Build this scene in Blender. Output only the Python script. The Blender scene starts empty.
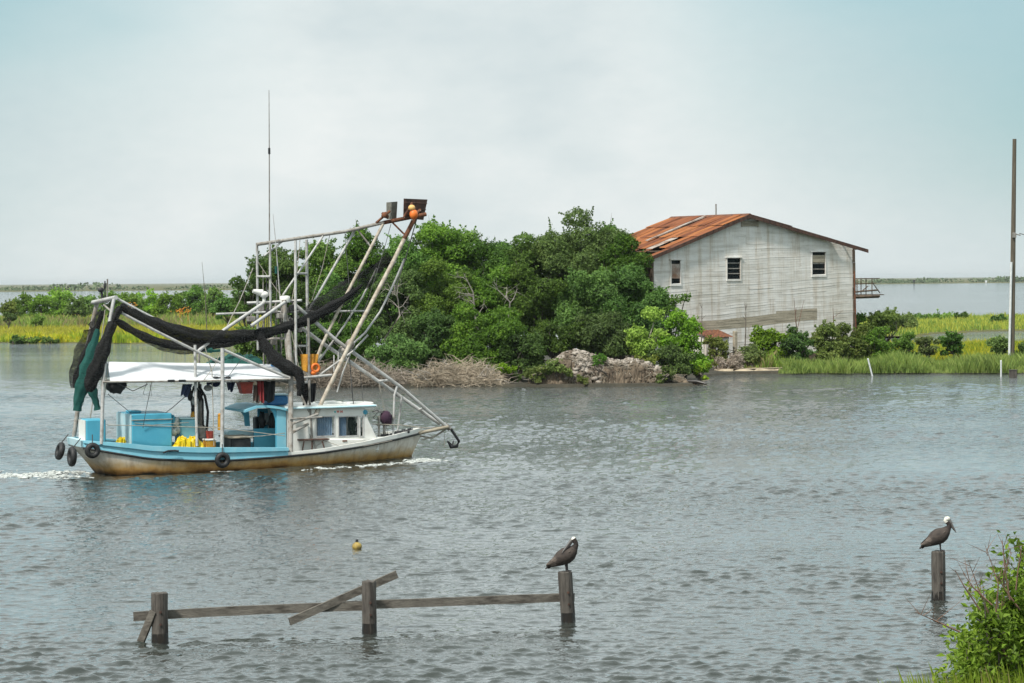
import bpy, math, random
import numpy as np
from mathutils import Matrix, Vector
R = math.radians
random.seed(7)
rng = np.random.default_rng(11)
S = bpy.context.scene
COL = S.collection
F = 85.0 / 36.0 * 1024.0      # focal length in pixels
HZ = 280.0                    # row of the horizon
EYE = 7.0                     # the camera stands 7 m over the water

# ------------------------------------------------------------------ camera
cam = bpy.data.cameras.new('camera')
cam.lens = 85.0; cam.sensor_width = 36.0
cam.shift_y = -(341.5 - HZ) / 1024.0
cam.clip_start = 0.5; cam.clip_end = 40000
co = bpy.data.objects.new('camera', cam); COL.objects.link(co)
ROLL = 0.0075                 # the photograph is held a little off level
co.matrix_world = Matrix.Translation((0, 0, EYE)) @ Matrix.Rotation(R(90), 4, 'X') @ Matrix.Rotation(-ROLL, 4, 'Z')
S.camera = co
S.view_settings.view_transform = 'Standard'
S.view_settings.look = 'None'
S.view_settings.exposure = 0.32
S.view_settings.gamma = 1.0
S.cycles.max_bounces = 6
S.cycles.diffuse_bounces = 3
S.cycles.glossy_bounces = 3
S.cycles.transparent_max_bounces = 24
S.cycles.volume_bounces = 0


def un(px, py):
    return px - ROLL * (py - HZ), py + ROLL * (px - 512)


def pw(px, py):
    """Where a waterline seen at this pixel lies."""
    px, py = un(px, py); d = EYE * F / (py - HZ); return ((px - 512) / F * d, d)


def at(px, py, d):
    px, py = un(px, py)
    return Vector(((px - 512) / F * d, d, EYE - (py - HZ) / F * d))


class Frame:
    """A local frame (s forward, n to the far side, z up) standing on the water."""
    def __init__(self, px, d, th):
        self.o = Vector(((px - 512) / F * d, d, 0)); self.th = R(th)
        self.c, self.s = math.cos(self.th), math.sin(self.th)
        self.M = Matrix.Translation(self.o) @ Matrix.Rotation(self.th, 4, 'Z')

    def P(self, px, py, n=0.0):
        px, py = un(px, py)
        a = (px - 512) / F
        s = (a * (self.o.y + n * self.c) - self.o.x + n * self.s) / (self.c - a * self.s)
        y = self.o.y + s * self.s + n * self.c
        return Vector((s, n, EYE - (py - HZ) / F * y))


WORLD = Frame(512, 0.0, 0)
WORLD.M = Matrix.Identity(4)

# ------------------------------------------------------------------ materials
MATS = {}


def nodes(name):
    m = bpy.data.materials.new(name); m.use_nodes = True
    nt = m.node_tree
    return m, nt, nt.nodes, nt.links, nt.nodes['Principled BSDF']


def ramp(N, stops):
    r = N.new('ShaderNodeValToRGB'); e = r.color_ramp.elements
    while len(e) < len(stops): e.new(0.5)
    for i, (p, c) in enumerate(stops):
        e[i].position = p; e[i].color = tuple(c) + (1,) if len(c) == 3 else c
    return r


def noise(N, L, scale, detail=5, rough=0.6, vec=None, stretch=None, coord='Object'):
    t = N.new('ShaderNodeTexNoise'); t.inputs['Scale'].default_value = scale
    t.inputs['Detail'].default_value = detail; t.inputs['Roughness'].default_value = rough
    tc = N.new('ShaderNodeTexCoord')
    src = vec if vec is not None else tc.outputs[coord]
    if stretch:
        mp = N.new('ShaderNodeMapping'); mp.inputs['Scale'].default_value = stretch
        L.new(src, mp.inputs['Vector']); src = mp.outputs['Vector']
    L.new(src, t.inputs['Vector'])
    return t


def paint(name, c, c2=None, rough=0.6, scale=3.0, stretch=None, lo=0.42, hi=0.66, bump=0.0, metal=0.0, fine=True, spec=0.5):
    """A worn surface: two tones mixed by noise, a finer grain, optional bump."""
    if name in MATS: return MATS[name]
    m, nt, N, L, b = nodes(name)
    c2 = c2 or tuple(x * 0.72 for x in c)
    t = noise(N, L, scale, stretch=stretch)
    r = ramp(N, [(lo, c), (hi, c2)])
    L.new(t.outputs['Fac'], r.inputs['Fac'])
    out = r.outputs['Color']
    if fine:
        t2 = noise(N, L, scale * 7.3, 3, 0.5, stretch=stretch)
        r2 = ramp(N, [(0.3, (0.78,) * 3), (0.7, (1.12,) * 3)])
        L.new(t2.outputs['Fac'], r2.inputs['Fac'])
        mx = N.new('ShaderNodeMix'); mx.data_type = 'RGBA'; mx.blend_type = 'MULTIPLY'
        mx.inputs['Factor'].default_value = 1.0
        L.new(out, mx.inputs['A']); L.new(r2.outputs['Color'], mx.inputs['B']); out = mx.outputs['Result']
    L.new(out, b.inputs['Base Color'])
    b.inputs['Roughness'].default_value = rough; b.inputs['Metallic'].default_value = metal
    b.inputs['Specular IOR Level'].default_value = spec
    if bump:
        bp = N.new('ShaderNodeBump'); bp.inputs['Strength'].default_value = bump
        bp.inputs['Distance'].default_value = 0.05
        L.new(t.outputs['Fac'], bp.inputs['Height']); L.new(bp.outputs['Normal'], b.inputs['Normal'])
    MATS[name] = m
    return m


def leafmat(name, a, b_, c, trans=0.4):
    """Foliage: every leaf its own tone, clumps drifting between three greens."""
    m, nt, N, L, b = nodes(name)
    g = N.new('ShaderNodeNewGeometry')
    t = noise(N, L, 0.45, 4, 0.6)
    ad = N.new('ShaderNodeMath'); ad.operation = 'MULTIPLY_ADD'; ad.inputs[1].default_value = 0.45
    L.new(g.outputs['Random Per Island'], ad.inputs[0]); 
    sb = N.new('ShaderNodeMath'); sb.operation = 'MULTIPLY_ADD'; sb.inputs[1].default_value = 1.1; sb.inputs[2].default_value = -0.28
    L.new(t.outputs['Fac'], sb.inputs[0]); L.new(sb.outputs[0], ad.inputs[2])
    r = ramp(N, [(0.2, a), (0.52, b_), (0.9, c)])
    L.new(ad.outputs[0], r.inputs['Fac'])
    oi = N.new('ShaderNodeObjectInfo'); hs = N.new('ShaderNodeHueSaturation')
    for k_, lo_, hi_ in (('Hue', .476, .508), ('Saturation', .84, 1.06), ('Value', 1.0, 1.6)):
        q = N.new('ShaderNodeMapRange'); q.inputs['To Min'].default_value = lo_; q.inputs['To Max'].default_value = hi_
        w1 = N.new('ShaderNodeMath'); w1.operation = 'MULTIPLY'; w1.inputs[1].default_value = {'Hue': 7.13, 'Saturation': 13.7, 'Value': 29.3}[k_]
        w2 = N.new('ShaderNodeMath'); w2.operation = 'FRACT'
        L.new(oi.outputs['Random'], w1.inputs[0]); L.new(w1.outputs[0], w2.inputs[0]); L.new(w2.outputs[0], q.inputs['Value']); L.new(q.outputs[0], hs.inputs[k_])
    L.new(r.outputs['Color'], hs.inputs['Color']); r = hs
    L.new(r.outputs['Color'], b.inputs['Base Color'])
    b.inputs['Roughness'].default_value = 0.55; b.inputs['Specular IOR Level'].default_value = 0.25
    tr = N.new('ShaderNodeBsdfTranslucent'); L.new(r.outputs['Color'], tr.inputs['Color'])
    mx = N.new('ShaderNodeMixShader'); mx.inputs[0].default_value = trans
    L.new(b.outputs[0], mx.inputs[1]); L.new(tr.outputs[0], mx.inputs[2])
    L.new(mx.outputs[0], N['Material Output'].inputs['Surface'])
    MATS[name] = m
    return m


def netmat(name, c, lo, hi, sc=9.0):
    """Knotted mesh hanging in folds: denser and thinner bands let some of what is behind through."""
    m, nt, N, L, b = nodes(name)
    b.inputs['Base Color'].default_value = (*c, 1); b.inputs['Roughness'].default_value = 0.85
    t = noise(N, L, sc, 4, 0.7, stretch=(0.35, 1, 1))
    mr = N.new('ShaderNodeMapRange'); mr.inputs['From Min'].default_value = 0.35; mr.inputs['From Max'].default_value = 0.6
    mr.inputs['To Min'].default_value = lo; mr.inputs['To Max'].default_value = hi
    L.new(t.outputs['Fac'], mr.inputs['Value'])
    tr = N.new('ShaderNodeBsdfTransparent')
    mx = N.new('ShaderNodeMixShader'); L.new(mr.outputs[0], mx.inputs[0])
    L.new(tr.outputs[0], mx.inputs[1]); L.new(b.outputs[0], mx.inputs[2])
    L.new(mx.outputs[0], N['Material Output'].inputs['Surface'])
    MATS[name] = m
    return m


leafmat('leaf_dark', (.030, .066, .012), (.064, .142, .020), (.140, .255, .038))
leafmat('leaf_mid', (.040, .088, .013), (.094, .198, .026), (.190, .325, .048))
leafmat('leaf_bright', (.070, .150, .014), (.150, .305, .028), (.260, .430, .055))
leafmat('leaf_olive', (.066, .105, .020), (.135, .190, .040), (.240, .275, .075))
leafmat('leaf_dry', (.17, .14, .10), (.32, .27, .20), (.46, .40, .31), 0.15)
leafmat('leaf_near', (.055, .105, .010), (.135, .245, .024), (.29, .41, .06))
leafmat('grass_green', (.085, .155, .016), (.185, .295, .030), (.31, .40, .065))
leafmat('grass_marsh', (.22, .245, .016), (.40, .42, .028), (.53, .51, .065))
leafmat('grass_straw', (.150, .135, .050), (.270, .235, .090), (.390, .325, .160))
leafmat('reed_green', (.075, .13, .016), (.17, .25, .03), (.31, .36, .07))
leafmat('leaf_lime', (.10, .19, .014), (.20, .36, .03), (.33, .50, .06))
leafmat('leaf_far', (.05, .08, .04), (.08, .12, .06), (.11, .15, .07), 0.1)
paint('bark', (.155, .130, .105), (.075, .062, .05), 0.9, 4)
paint('bark_pale', (.38, .345, .30), (.22, .195, .165), 0.9, 4)
paint('twig_red', (.20, .115, .08), (.12, .075, .055), 0.9, 4)
paint('mud', (.05, .043, .028), (.028, .026, .017), 0.9, 0.8, bump=0.4)
paint('sand', (.46, .38, .27), (.30, .24, .16), 0.9, 2.0, bump=0.3)
paint('soil_marsh', (.11, .105, .03), (.07, .075, .022), 0.95, 0.3)
paint('soil_bank', (.05, .06, .022), (.035, .035, .02), 0.95, 0.8)
paint('pile_wood', (.105, .093, .08), (.036, .030, .026), 0.85, 6, (1.6, 1.6, 0.22), bump=0.6)
paint('rail_wood', (.155, .140, .118), (.062, .053, .043), 0.85, 5, (0.25, 2, 2), bump=0.5)
paint('wet_wood', (.016, .013, .011), (.03, .022, .016), 0.35, 6)
paint('metal_white', (.50, .50, .49), (.30, .28, .25), 0.5, 4, lo=.45, hi=.72)
paint('metal_worn', (.38, .36, .33), (.20, .165, .13), 0.6, 5, lo=.42, hi=.66)
paint('metal_tan', (.50, .45, .37), (.30, .24, .18), 0.6, 5)
paint('metal_grey', (.28, .27, .25), (.15, .13, .11), 0.55, 5)
paint('rust', (.20, .075, .035), (.06, .028, .018), 0.9, 5, bump=0.3)
paint('board_rust', (.105, .052, .036), (.035, .020, .016), 0.9, 4, (1, 1, .25))
paint('board_grey', (.19, .185, .155), (.10, .095, .08), 0.85, 5)
paint('boat_blue', (.20, .50, .62), (.30, .57, .66), 0.5, 2.5, lo=.5, hi=.75, fine=False)
paint('boat_blue_pale', (.44, .66, .72), (.55, .71, .75), 0.5, 2.5, fine=False)
paint('boat_blue_deep', (.075, .355, .49), (.10, .40, .53), 0.45, 2.0, lo=.5, hi=.8, fine=False)
paint('boat_white', (.74, .74, .70), (.60, .57, .51), 0.45, 2.0, lo=.52, hi=.78, fine=False)
paint('deck_grey', (.30, .32, .31), (.18, .18, .17), 0.7, 2)
paint('canvas_white', (.66, .68, .70), (.58, .60, .62), 0.7, 0.7, fine=False)
paint('rubber', (.012, .012, .013), (.025, .025, .026), 0.6, 5)
paint('dark_gear', (.014, .015, .018), (.035, .035, .036), 0.6, 4)
paint('navy_cloth', (.018, .03, .075), (.035, .045, .08), 0.85, 4)
paint('blue_plastic', (.03, .17, .42), (.05, .22, .46), 0.4, 3)
paint('red_plastic', (.40, .055, .035), (.26, .04, .03), 0.5, 3)
paint('red_cloth', (.30, .03, .035), (.20, .03, .03), 0.85, 4)
paint('brown_cloth', (.10, .065, .05), (.05, .035, .03), 0.9, 4)
paint('yellow_vinyl', (.80, .60, .012), (.70, .48, .01), 0.45, 4)
paint('orange_plastic', (.66, .33, .03), (.55, .25, .02), 0.5, 4)
paint('orange_bright', (.85, .20, .025), (.70, .14, .02), 0.5, 6)
paint('float_cream', (.85, .52, .18), (.75, .42, .12), 0.5, 6)
paint('tarp_orange', (.62, .30, .025), (.45, .2, .02), 0.7, 4)
paint('buoy_yellow', (.42, .30, .07), (.16, .11, .04), 0.6, 9)
paint('purple_cloth', (.038, .015, .035), (.055, .025, .045), 0.9, 4)
paint('rope', (.40, .37, .31), (.25, .22, .18), 0.9, 6)
paint('rope_dark', (.06, .06, .06), (.1, .1, .1), 0.9, 6)
paint('curtain_blue', (.32, .48, .66), (.42, .56, .70), 0.9, 5)
paint('teal_mark', (.05, .42, .42), rough=.5, fine=False)
paint('red_mark', (.62, .10, .07), rough=.5, fine=False)
paint('interior_dark', (.02, .024, .024), (.035, .04, .036), 0.8, 2)
paint('feather_brown', (.062, .048, .040), (.030, .023, .020), 0.85, 22, (0.5, 1, 1))
paint('feather_grey', (.15, .12, .10), (.035, .027, .023), 0.85, 26, (0.35, 1, 1))
paint('feather_pale', (.24, .20, .17), (.14, .115, .10), 0.85, 12)
paint('feather_dark', (.030, .022, .019), (.018, .014, .013), 0.85, 12)
paint('feather_white', (.80, .78, .70), (.70, .66, .52), 0.85, 12)
paint('bill_horn', (.13, .122, .115), (.07, .064, .06), 0.5, 12)
paint('leg_dark', (.025, .022, .02), (.035, .03, .03), 0.6, 12)
paint('eye_red', (.22, .06, .04), rough=.3, fine=False)
paint('pvc_white', (.70, .72, .72), (.58, .60, .60), 0.5, 3)
paint('pole_wood', (.125, .105, .075), (.075, .062, .045), 0.9, 3, (3, 3, .25))
paint('bare_board', (.42, .37, .285), (.27, .235, .175), 0.9, 2.5, (.3, 1, 2))
paint('old_timber', (.135, .095, .065), (.06, .045, .035), 0.9, 3, (1, 1, .4))
paint('shell_pile', (.43, .385, .335), (.16, .125, .095), 0.95, 1.7, bump=0.9, lo=.40, hi=.60)
paint('root_earth', (.17, .130, .09), (.06, .044, .03), 0.95, 2.4, (1, 1, .35), bump=0.9)
paint('galv', (.40, .35, .31), (.24, .13, .08), 0.6, 1.2)
paint('flower_orange', (.62, .26, .02), (.5, .2, .02), 0.8, 3)
netmat('net_black', (.002, .0024, .0028), .74, 1.0, 13.0)
netmat('net_sheer', (.005, .0055, .006), .18, .75, 5.0)
netmat('net_green', (.004, .075, .062), .80, 1.0, 12.0)


def glassmat():
    m, nt, N, L, b = nodes('old_glass')
    b.inputs['Base Color'].default_value = (.02, .03, .035, 1); b.inputs['Roughness'].default_value = 0.06
    tr = N.new('ShaderNodeBsdfTransparent'); mx = N.new('ShaderNodeMixShader'); mx.inputs[0].default_value = 0.16
    L.new(tr.outputs[0], mx.inputs[1]); L.new(b.outputs[0], mx.inputs[2])
    L.new(mx.outputs[0], N['Material Output'].inputs['Surface'])
    MATS['old_glass'] = m


glassmat()


def hullmat():
    """White topsides gone grey, rust and bottom paint bleeding up from the waterline."""
    m, nt, N, L, b = nodes('hull_paint')
    tc = N.new('ShaderNodeTexCoord'); sx = N.new('ShaderNodeSeparateXYZ'); L.new(tc.outputs['Object'], sx.inputs[0])
    n1 = noise(N, L, 2.2, 5, .65, stretch=(.5, 1, 1))
    ad = N.new('ShaderNodeMath'); ad.operation = 'MULTIPLY_ADD'; ad.inputs[1].default_value = -0.55
    L.new(n1.outputs['Fac'], ad.inputs[0]); L.new(sx.outputs['Z'], ad.inputs[2])
    r = ramp(N, [(0.0, (.035, .022, .012)), (0.10, (.24, .115, .03)), (0.26, (.50, .29, .09)), (0.46, (.52, .40, .24)), (0.72, (.66, .62, .55))])
    mr = N.new('ShaderNodeMapRange'); mr.inputs['From Min'].default_value = -0.28; mr.inputs['From Max'].default_value = 0.60
    L.new(ad.outputs[0], mr.inputs['Value']); L.new(mr.outputs[0], r.inputs['Fac'])
    n2 = noise(N, L, 3.1, 6, .7, stretch=(1.3, 1, .28))
    r2 = ramp(N, [(.36, (.42, .34, .26)), (.55, (1, 1, 1))]); L.new(n2.outputs['Fac'], r2.inputs['Fac'])
    mx = N.new('ShaderNodeMix'); mx.data_type = 'RGBA'; mx.blend_type = 'MULTIPLY'; mx.inputs['Factor'].default_value = .5
    L.new(r.outputs['Color'], mx.inputs['A']); L.new(r2.outputs['Color'], mx.inputs['B'])
    L.new(mx.outputs['Result'], b.inputs['Base Color']); b.inputs['Roughness'].default_value = .5
    MATS['hull_paint'] = m


hullmat()


def sidingmat():
    """White painted siding: weathered streaks down the boards, grey boards, rust runs."""
    m, nt, N, L, b = nodes('siding_white')
    g = N.new('ShaderNodeNewGeometry')
    r0 = ramp(N, [(0, (.66, .64, .60)), (.3, (.76, .745, .715)), (.75, (.80, .785, .755)), (1, (.70, .675, .635))])
    L.new(g.outputs['Random Per Island'], r0.inputs['Fac'])
    n1 = noise(N, L, 1.1, 6, .7, stretch=(1.5, 1, .12))
    r1 = ramp(N, [(.36, (.56, .44, .30)), (.46, (.90, .86, .80)), (.54, (1, .99, .975)), (.7, (1.03, 1.03, 1.03))])
    L.new(n1.outputs['Fac'], r1.inputs['Fac'])
    n2 = noise(N, L, 1.6, 6, .7, stretch=(.35, 1, 1.8))
    r2 = ramp(N, [(.32, (.60, .58, .55)), (.52, (1, 1, 1))]); L.new(n2.outputs['Fac'], r2.inputs['Fac'])
    n3 = noise(N, L, .28, 3, .5)
    r3 = ramp(N, [(.35, (.86, .85, .83)), (.6, (1.03, 1.03, 1.04))]); L.new(n3.outputs['Fac'], r3.inputs['Fac'])
    o = r0.outputs['Color']
    for q, f in ((r1, .55), (r2, .55), (r3, 1.0)):
        mx = N.new('ShaderNodeMix'); mx.data_type = 'RGBA'; mx.blend_type = 'MULTIPLY'; mx.inputs['Factor'].default_value = f
        L.new(o, mx.inputs['A']); L.new(q.outputs['Color'], mx.inputs['B']); o = mx.outputs['Result']
    L.new(o, b.inputs['Base Color']); b.inputs['Roughness'].default_value = .75
    MATS['siding_white'] = m


sidingmat()


def rustroof():
    m, nt, N, L, b = nodes('roof_rust')
    g = N.new('ShaderNodeNewGeometry')
    r0 = ramp(N, [(0, (.15, .045, .018)), (.35, (.26, .085, .025)), (.7, (.35, .125, .035)), (1, (.19, .058, .022))])
    L.new(g.outputs['Random Per Island'], r0.inputs['Fac'])
    n1 = noise(N, L, .9, 6, .7, stretch=(.3, 1.6, .6))
    r1 = ramp(N, [(.36, (.32, .28, .26)), (.52, (1, 1, 1)), (.68, (1.25, 1.35, 1.5))]); L.new(n1.outputs['Fac'], r1.inputs['Fac'])
    mx = N.new('ShaderNodeMix'); mx.data_type = 'RGBA'; mx.blend_type = 'MULTIPLY'; mx.inputs['Factor'].default_value = .9
    L.new(r0.outputs['Color'], mx.inputs['A']); L.new(r1.outputs['Color'], mx.inputs['B'])
    L.new(mx.outputs['Result'], b.inputs['Base Color']); b.inputs['Roughness'].default_value = .8
    MATS['roof_rust'] = m


rustroof()


def watermat():
    m, nt, N, L, b = nodes('river_water')
    b.inputs['Roughness'].default_value = 0.06; b.inputs['IOR'].default_value = 1.333
    b.inputs['Coat Weight'].default_value = 1.0; b.inputs['Coat IOR'].default_value = 1.333; b.inputs['Coat Roughness'].default_value = 0.06
    tc = N.new('ShaderNodeTexCoord')
    nb = noise(N, L, 0.02, 3, .5, stretch=(0.5, 1.6, 1))
    rb = ramp(N, [(.35, (.026, .032, .028)), (.65, (.034, .040, .034))]); L.new(nb.outputs['Fac'], rb.inputs['Fac'])
    L.new(rb.outputs['Color'], b.inputs['Base Color'])
    n1 = noise(N, L, 4.2, 3, .6, stretch=(.8, 1.3, 1))
    n2 = noise(N, L, 1.5, 3, .6, stretch=(.8, 1.4, 1))
    gust = noise(N, L, 0.035, 3, .55, stretch=(0.35, 1.8, 1))
    mr = N.new('ShaderNodeMapRange'); mr.inputs['From Min'].default_value = .36; mr.inputs['From Max'].default_value = .62
    mr.inputs['To Min'].default_value = .35; mr.inputs['To Max'].default_value = 1.0
    L.new(gust.outputs['Fac'], mr.inputs['Value'])
    mu = N.new('ShaderNodeMath'); mu.operation = 'MULTIPLY_ADD'; mu.inputs[1].default_value = 1.5
    L.new(n2.outputs['Fac'], mu.inputs[0]); L.new(n1.outputs['Fac'], mu.inputs[2])
    bp = N.new('ShaderNodeBump'); bp.inputs['Distance'].default_value = 0.11
    m2 = N.new('ShaderNodeMath'); m2.operation = 'MULTIPLY'; m2.inputs[1].default_value = 0.7
    sp = N.new('ShaderNodeSeparateXYZ'); L.new(tc.outputs['Object'], sp.inputs[0])
    op = N.new('ShaderNodeMapRange'); op.inputs['From Min'].default_value = 50; op.inputs['From Max'].default_value = 260   # the open bay is choppier than the channel
    op.inputs['To Min'].default_value = .55; op.inputs['To Max'].default_value = 4.0; L.new(sp.outputs['Y'], op.inputs['Value'])
    m3 = N.new('ShaderNodeMath'); m3.operation = 'MULTIPLY'; L.new(mr.outputs[0], m3.inputs[0]); L.new(op.outputs[0], m3.inputs[1])
    L.new(m3.outputs[0], m2.inputs[0]); L.new(m2.outputs[0], bp.inputs['Strength'])
    L.new(mu.outputs[0], bp.inputs['Height']); L.new(bp.outputs['Normal'], b.inputs['Normal']); L.new(bp.outputs['Normal'], b.inputs['Coat Normal'])
    MATS['river_water'] = m


watermat()

# ------------------------------------------------------------------ mesh builder


def fast_mesh(name, V, Fq, mats, mi=None, smooth=False):
    me = bpy.data.meshes.new(name)
    V = np.asarray(V, dtype=np.float32); Fq = np.asarray(Fq, dtype=np.int32)
    nf, k = Fq.shape
    me.vertices.add(len(V)); me.vertices.foreach_set('co', V.ravel())
    me.loops.add(nf * k); me.loops.foreach_set('vertex_index', Fq.ravel())
    me.polygons.add(nf)
    me.polygons.foreach_set('loop_start', np.arange(0, nf * k, k, dtype=np.int32))
    try: me.polygons.foreach_set('loop_total', np.full(nf, k, dtype=np.int32))
    except Exception: pass
    for m in mats: me.materials.append(MATS[m])
    if mi is not None: me.polygons.foreach_set('material_index', np.asarray(mi, dtype=np.int32))
    me.polygons.foreach_set('use_smooth', np.full(nf, smooth, dtype=bool))
    me.update(calc_edges=True); me.validate()
    return me


def link(name, me, parent=None):
    o = bpy.data.objects.new(name, me); COL.objects.link(o)
    if parent is not None: o.parent = parent
    return o


class MB:
    def __init__(self): self.v = []; self.f = []; self.m = []; self.sm = []
    def add(self, vs, fs, mi=0, sm=False):
        k = len(self.v); self.v += [Vector(p) for p in vs]
        self.f += [tuple(i + k for i in q) for q in fs]; self.m += [mi] * len(fs); self.sm += [sm] * len(fs)
        return self
    def hexa(self, p, mi=0):
        """Eight corners: bottom ring 0-3, top ring 4-7."""
        return self.add(p, [(3, 2, 1, 0), (4, 5, 6, 7), (0, 1, 5, 4), (1, 2, 6, 5), (2, 3, 7, 6), (3, 0, 4, 7)], mi)
    def box(self, a, b, mi=0, bev=0.0):
        x0, y0, z0 = a; x1, y1, z1 = b
        if bev <= 0:
            return self.hexa([(x0, y0, z0), (x1, y0, z0), (x1, y1, z0), (x0, y1, z0), (x0, y0, z1), (x1, y0, z1), (x1, y1, z1), (x0, y1, z1)], mi)
        rings = []
        for z, q in ((z0, bev), (z0 + bev, 0), (z1 - bev, 0), (z1, bev)):
            c = bev
            rings.append([(x0 + q + c, y0 + q, z), (x1 - q - c, y0 + q, z), (x1 - q, y0 + q + c, z), (x1 - q, y1 - q - c, z),
                          (x1 - q - c, y1 - q, z), (x0 + q + c, y1 - q, z), (x0 + q, y1 - q - c, z), (x0 + q, y0 + q + c, z)])
        vs = [p for r in rings for p in r]; fs = [tuple(range(7, -1, -1)), tuple(range(24, 32))]
        for r in range(3):
            for i in range(8): fs.append((r * 8 + i, r * 8 + (i + 1) % 8, r * 8 + 8 + (i + 1) % 8, r * 8 + 8 + i))
        return self.add(vs, fs, mi)
    def tube(self, pts, r, seg=8, mi=0, flat=1.0, wob=0.0, mis=None, sq=None, ref=None):
        """Swept tube; r one radius or one per point; flat squashes it along its second axis; wob wrinkles it."""
        pts = [Vector(p) for p in pts]; n = len(pts)
        rs = [r] * n if isinstance(r, (int, float)) else list(r)
        vs = []; fs = []
        for i, p in enumerate(pts):
            t = (pts[min(i + 1, n - 1)] - pts[max(i - 1, 0)])
            t = t.normalized() if t.length > 1e-9 else Vector((0, 0, 1))
            u = Vector(ref) if ref else (Vector((0, 0, 1)) if abs(t.z) < .9 else Vector((1, 0, 0)))
            a = t.cross(u)
            a = a.normalized() if a.length > 1e-6 else t.orthogonal().normalized()
            c = a.cross(t).normalized()
            for k in range(seg):
                th = 2 * math.pi * k / seg
                q = rs[i] * (1 + wob * math.sin(5 * th + i * .7) * (.6 + .4 * math.sin(i * 1.9)))
                vs.append(p + a * math.cos(th) * q * flat + c * math.sin(th) * q)
        for i in range(n - 1):
            for k in range(seg):
                fs.append((i * seg + k, i * seg + (k + 1) % seg, (i + 1) * seg + (k + 1) % seg, (i + 1) * seg + k))
        k0 = len(self.f)
        self.add(vs, fs, mi, seg > 4)
        if mis:
            for i in range(n - 1):
                for k in range(seg): self.m[k0 + i * seg + k] = mis[i]
        self.add([vs[i] for i in range(seg)], [tuple(range(seg - 1, -1, -1))], mis[0] if mis else mi)
        self.add([vs[(n - 1) * seg + i] for i in range(seg)], [tuple(range(seg))], mis[-1] if mis else mi)
        return self
    def ball(self, c, r, seg=12, rings=8, mi=0, lump=0.0):
        c = Vector(c); r = Vector((r, r, r)) if isinstance(r, (int, float)) else Vector(r)
        vs = [c + Vector((0, 0, -r.z))]; fs = []
        for i in range(1, rings):
            ph = math.pi * i / rings - math.pi / 2
            for k in range(seg):
                th = 2 * math.pi * k / seg
                w = 1 + lump * (math.sin(3.1 * th + 2.3 * i + c.x * 9) + math.sin(5.3 * th - 1.7 * i + c.z * 7)) * .5
                vs.append(c + Vector((r.x * math.cos(ph) * math.cos(th) * w, r.y * math.cos(ph) * math.sin(th) * w, r.z * math.sin(ph) * w)))
        vs.append(c + Vector((0, 0, r.z))); L = len(vs) - 1
        for k in range(seg):
            fs.append((0, 1 + (k + 1) % seg, 1 + k))
            fs.append((L, L - seg + k, L - seg + (k + 1) % seg))
        for i in range(rings - 2):
            for k in range(seg):
                a = 1 + i * seg
                fs.append((a + k, a + (k + 1) % seg, a + seg + (k + 1) % seg, a + seg + k))
        return self.add(vs, fs, mi, True)
    def prism(self, poly, d0, d1, mi=0):
        """poly: (s, z) outline extruded along n from d0 to d1."""
        n = len(poly)
        vs = [(p[0], d0, p[1]) for p in poly] + [(p[0], d1, p[1]) for p in poly]
        fs = [tuple(range(n)), tuple(range(2 * n - 1, n - 1, -1))]
        fs += [(i, i + n, (i + 1) % n + n, (i + 1) % n) for i in range(n)]
        return self.add(vs, fs, mi)
    def ring(self, c, R_, r, axis='n', seg=18, rs=8, mi=0, tilt=0.0):
        vs = []; fs = []; c = Vector(c)
        for i in range(seg):
            a = 2 * math.pi * i / seg
            for k in range(rs):
                b = 2 * math.pi * k / rs
                rad = R_ + r * math.cos(b)
                p = Vector((rad * math.cos(a), r * 1.15 * math.sin(b), rad * math.sin(a)))
                if axis == 's': p = Vector((p.y, p.x, p.z))
                if tilt: p = Matrix.Rotation(tilt, 3, 'Y') @ p
                vs.append(c + p)
        for i in range(seg):
            for k in range(rs):
                fs.append((i * rs + k, i * rs + (k + 1) % rs, ((i + 1) % seg) * rs + (k + 1) % rs, ((i + 1) % seg) * rs + k))
        return self.add(vs, fs, mi, True)
    def grid(self, rows, mi=0, sm=True):
        """rows: list of equally long point lists."""
        n = len(rows[0]); vs = [p for r in rows for p in r]
        fs = [(i * n + k, i * n + k + 1, (i + 1) * n + k + 1, (i + 1) * n + k) for i in range(len(rows) - 1) for k in range(n - 1)]
        return self.add(vs, fs, mi, sm)
    def base(self):
        xs = [p.x for p in self.v]; ys = [p.y for p in self.v]; zs = [p.z for p in self.v]
        return Vector(((min(xs) + max(xs)) / 2, (min(ys) + max(ys)) / 2, min(zs)))
    def build(self, name, mats, parent=None, off=None):
        if isinstance(mats, str): mats = [mats]
        me = bpy.data.meshes.new(name)
        off = Vector(off) if off is not None else Vector((0, 0, 0))
        me.from_pydata([tuple(p - off) for p in self.v], [], self.f)
        for m in mats: me.materials.append(MATS[m])
        me.polygons.foreach_set('material_index', self.m)
        me.polygons.foreach_set('use_smooth', self.sm)
        me.update()
        return link(name, me, parent)


def tag(o, label=None, cat=None, group=None, kind=None):
    if label: o['label'] = label
    if cat: o['category'] = cat
    if group: o['group'] = group
    if kind: o['kind'] = kind
    return o


def thing(name, label, cat, frame, off=(0, 0, 0), group=None):
    o = bpy.data.objects.new(name, None); COL.objects.link(o)
    o.empty_display_size = .3
    o.location = frame.M @ Vector(off); o.rotation_euler = (0, 0, frame.th)
    tag(o, label, cat, group); o['_off'] = tuple(off)
    return o


def solo(name, mb, mats, label, cat, frame=WORLD, group=None):
    """A thing that is one mesh, its origin at its own base."""
    b = mb.base(); o = mb.build(name, mats, None, b)
    o.location = frame.M @ b; o.rotation_euler = (0, 0, frame.th)
    return tag(o, label, cat, group)


def interp(x, xs, ys):
    return float(np.interp(x, xs, ys))

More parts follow.
